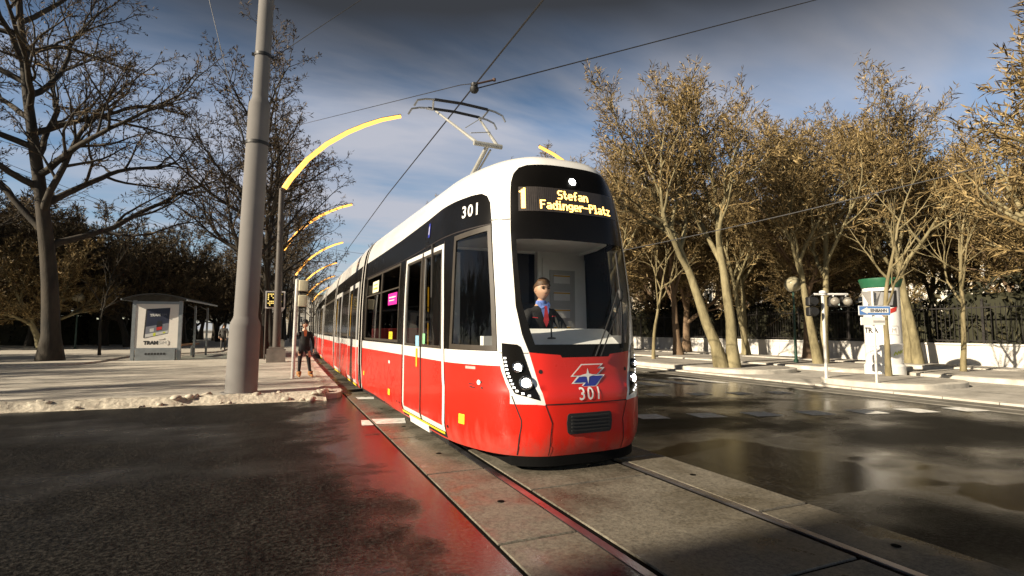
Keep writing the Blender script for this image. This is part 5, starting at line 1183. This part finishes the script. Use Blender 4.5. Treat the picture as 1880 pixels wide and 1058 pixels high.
def hand_joints(J, E_, wrist, d, palmn, side, tag_, curl=.5, k=1.0):
    """five fingers off a palm; d = hand direction, palmn = palm normal"""
    d = Vector(d).normalized(); nrm = Vector(palmn).normalized(); lat = d.cross(nrm).normalized()*side; w_ = Vector(wrist)
    J[tag_+'palm'] = (w_+d*.055*k, (.034*k, .018*k)); E_.append((tag_+'wrist', tag_+'palm'))
    for i, (o, L) in enumerate(((-.028, .060), (-.009, .072), (.010, .068), (.028, .054))):
        p = w_+d*.085*k+lat*o*k; J[f'{tag_}f{i}a'] = (p, .0105*k); E_.append((tag_+'palm', f'{tag_}f{i}a')); dd = (d+nrm*curl*.6).normalized(); p2 = p+dd*L*.5*k; J[f'{tag_}f{i}b'] = (p2, .009*k); E_.append((f'{tag_}f{i}a', f'{tag_}f{i}b'))
        dd = (d+nrm*curl*1.8).normalized(); J[f'{tag_}f{i}c'] = (p2+dd*L*.5*k, .0075*k); E_.append((f'{tag_}f{i}b', f'{tag_}f{i}c'))
    p = w_+d*.03*k-lat*.032*k; J[tag_+'ta'] = (p, .012*k); E_.append((tag_+'palm', tag_+'ta')); p2 = p+(d*.7-lat*.7+nrm*.3).normalized()*.035*k; J[tag_+'tb'] = (p2, .010*k); E_.append((tag_+'ta', tag_+'tb')); J[tag_+'tc'] = (p2+(d+nrm*.4).normalized()*.028*k, .008*k); E_.append((tag_+'tb', tag_+'tc'))
def person(loc, rz, label, pose, mats, hairkw, group=None, hairmat=None, scale=1):
    """pose: joints in metres, facing -y"""
    t = thing('person', loc, label, 'person', group, rz); t.scale = (scale,)*3
    J = {}; E_ = []
    def add(n, p, r, par=None):
        J[n] = (Vector(p), r)
        if par: E_.append((par, n))
    pz = pose['pelvis']; add('pelvis', pz, (.15, .11)); pv = Vector(pz); ch = Vector(pose['chest']); nk = Vector(pose['neck'])
    add('belly', pv.lerp(ch, .45), (.145, .11), 'pelvis'); add('chest', ch, (.165, .115), 'belly'); add('upper', ch.lerp(nk, .6), (.11, .08), 'chest'); add('neck', nk, .055, 'upper'); add('skull', nk+Vector((0, -.01, .07)), .05, 'neck')
    for s, L in ((-1, 'l'), (1, 'r')):
        a = pose['arm_'+L]; sh = ch+Vector((s*.165, 0, .10)); add(L+'sh', sh, .068, 'chest'); add(L+'el', a[0], .048, L+'sh'); add(L+'wrist', a[1], .030, L+'el'); dd = Vector(a[1])-Vector(a[0])
        hand_joints(J, E_, a[1], a[2] if len(a) > 2 else dd, a[3] if len(a) > 3 else (-s, 0, 0), s, L, .5)
        g_ = pose['leg_'+L]; add(L+'hip', pv+Vector((s*.095, 0, -.06)), .088, 'pelvis'); add(L+'kn', g_[0], .060, L+'hip'); add(L+'an', g_[1], .042, L+'kn'); add(L+'ft', Vector(g_[1])+Vector(g_[2] if len(g_) > 2 else (0, -.15, -.055)), (.045, .032), L+'an'); add(L+'he', Vector(g_[1])+Vector((0, .04, -.05)), .036, L+'an')
    vs, fs = skin_chain(J, E_); jl = [(n, J[n][0]) for n in J]; body = MB(); ms = []
    def zone(n):
        if n in ('neck', 'skull') or 'palm' in n or n[1:2] == 'f' and n[2:3].isdigit() or n[1:] in ('ta', 'tb', 'tc') or n.endswith('wrist'): return 0
        if n[1:] in ('ft', 'he') or n.endswith('an'): return 3
        if n[1:] in ('hip', 'kn') or n == 'pelvis': return 2
        return 1
    body.v = vs; body.f = fs
    for f in fs:
        c = sum((Vector(vs[i]) for i in f), Vector())/len(f); n = min(jl, key=lambda q: (q[1]-c).length_squared)[0]; z_ = zone(n)
        if z_ == 3 and n.endswith('an') and c.z > J[n][0].z+.02: z_ = 2
        if z_ == 0 and n.endswith('wrist') and (c-J[n[0]+'el'][0]).length < (J[n][0]-J[n[0]+'el'][0]).length-.005: z_ = 1
        body.m.append(z_)
    hc = nk+Vector(pose.get('head', (0, -.03, .17))); fd = Vector(pose.get('look', (0, -1, 0))); f, r = head_mesh(body, hc, .235, fd)
    b = body.build('body', mats, t, smooth=80)
    hm = MB(); hair_cap(hm, hc, .235, f, r, 0, **hairkw); hm.build('hair', hairmat or M_hair, t, smooth=80)
    fm = MB(); face_bits(fm, hc, .235, f, r); fm.build('face', [M_eye, M_lip, hairmat or M_hair], t, smooth=80)
    return t, J, hc
# the driver, seated in the cab
dl = (tram.matrix_basis @ Vector((.03, 1.18, .57)))
drv, J, hc = person(dl, YAWT+R(-2), 'seated person driving in a dark suit, blue shirt and red tie', dict(pelvis=(0, .06, .60), chest=(0, -.02, .93), neck=(0, -.03, 1.14), head=(0, -.03, .15), look=(.02, -1, 0),
    arm_l=((-.27, -.12, .80), (-.17, -.36, .80), (0.3, -1, .05), (0, 0, -1)), arm_r=((.27, -.12, .80), (.19, -.36, .80), (-.3, -1, .05), (0, 0, -1)), leg_l=((-.13, -.36, .56), (-.13, -.36, .10)), leg_r=((.13, -.36, .56), (.13, -.36, .10))), [M_skin, M_suit, M_suit, M_black], dict(fringe=.22, back=-.10, side=.10, thick=1.10), scale=1.12)
mb = MB(); mb.add([(-.045, -.115, 1.125), (.045, -.115, 1.125), (.046, -.142, 1.04), (0, -.150, .90), (-.046, -.142, 1.04)], [(0, 4, 3, 2, 1)]); mb.add([(-.065, -.09, 1.16), (0, -.135, 1.09), (-.05, -.135, 1.07), (-.085, -.10, 1.12)], [(0, 3, 2, 1)]); mb.add([(.065, -.09, 1.16), (0, -.135, 1.09), (.05, -.135, 1.07), (.085, -.10, 1.12)], [(0, 1, 2, 3)])
mb.lathe([(.062, 1.10), (.066, 1.13), (.058, 1.165)], 16, (0, -.035, 0)); mb.build('shirt', M_shirt, drv, smooth=50)
mb = MB(); mb.add([(-.018, -.148, 1.10), (.018, -.148, 1.10), (.015, -.158, 1.075), (.036, -.166, .93), (0, -.168, .86), (-.036, -.166, .93), (-.015, -.158, 1.075)], [(0, 6, 2, 1), (6, 5, 4, 3, 2)]); mb.build('tie', M_tie, drv)
mb = MB(); mb.tube([(.09, -.138, .985), (.135, -.128, .985)], .006, 5); mb.tube([(-.15, -.122, .97), (-.09, -.135, .965)], .005, 5); mb.build('pocket_trim', M_tie, drv)
# pedestrian by the stop post, hand on hip
pd, J, hc = person((.70, 16.9, .12), R(6), 'person in dark clothes and tan boots standing by the slim stop post', dict(pelvis=(0, 0, .90), chest=(0, -.01, 1.22), neck=(0, -.02, 1.42),
    arm_l=((-.34, .06, 1.10), (-.30, -.04, .87)), arm_r=((.25, .02, 1.08), (.26, -.03, .84)), leg_l=((-.12, -.02, .48), (-.13, .02, .085)), leg_r=((.13, -.05, .48), (.19, -.03, .085), (.05, -.14, -.055))), [M_skin, M_coat, M_jeans, M_boot], dict(fringe=.15, back=-.45, thick=1.12), hairmat=M_dkhair, scale=.98)
mb = MB(); mb.add([(-.05, -.12, 1.40), (.05, -.12, 1.40), (.03, -.145, 1.22), (-.03, -.145, 1.22)], [(0, 3, 2, 1)]); mb.build('top', M_scarf, pd)
for s in (-.13, .19):
    mb = MB(); mb.lathe([(.06, .0), (.07, .05), (.072, .11), (.066, .12), (.05, .115)], 12, (s, .0 if s < 0 else -.03, .06)); mb.build('boot_cuff', M_boot, pd, smooth=50)
# man walking away beyond the shelter
person((-3.42, 41.0, .12), R(178), 'person in a grey jacket walking away beyond the shelter', dict(pelvis=(0, 0, .94), chest=(0, -.03, 1.27), neck=(0, -.07, 1.48), arm_l=((-.25, .06, 1.12), (-.24, -.06, .92)), arm_r=((.25, .02, 1.12), (.24, .10, .90)), leg_l=((-.1, -.10, .50), (-.1, .05, .085)), leg_r=((.1, -.02, .50), (.1, .18, .10))), [M_skin, M_grey, M_grey, M_black], dict(fringe=.15, back=-.3, thick=1.08), hairmat=M_dkhair, scale=1.05)
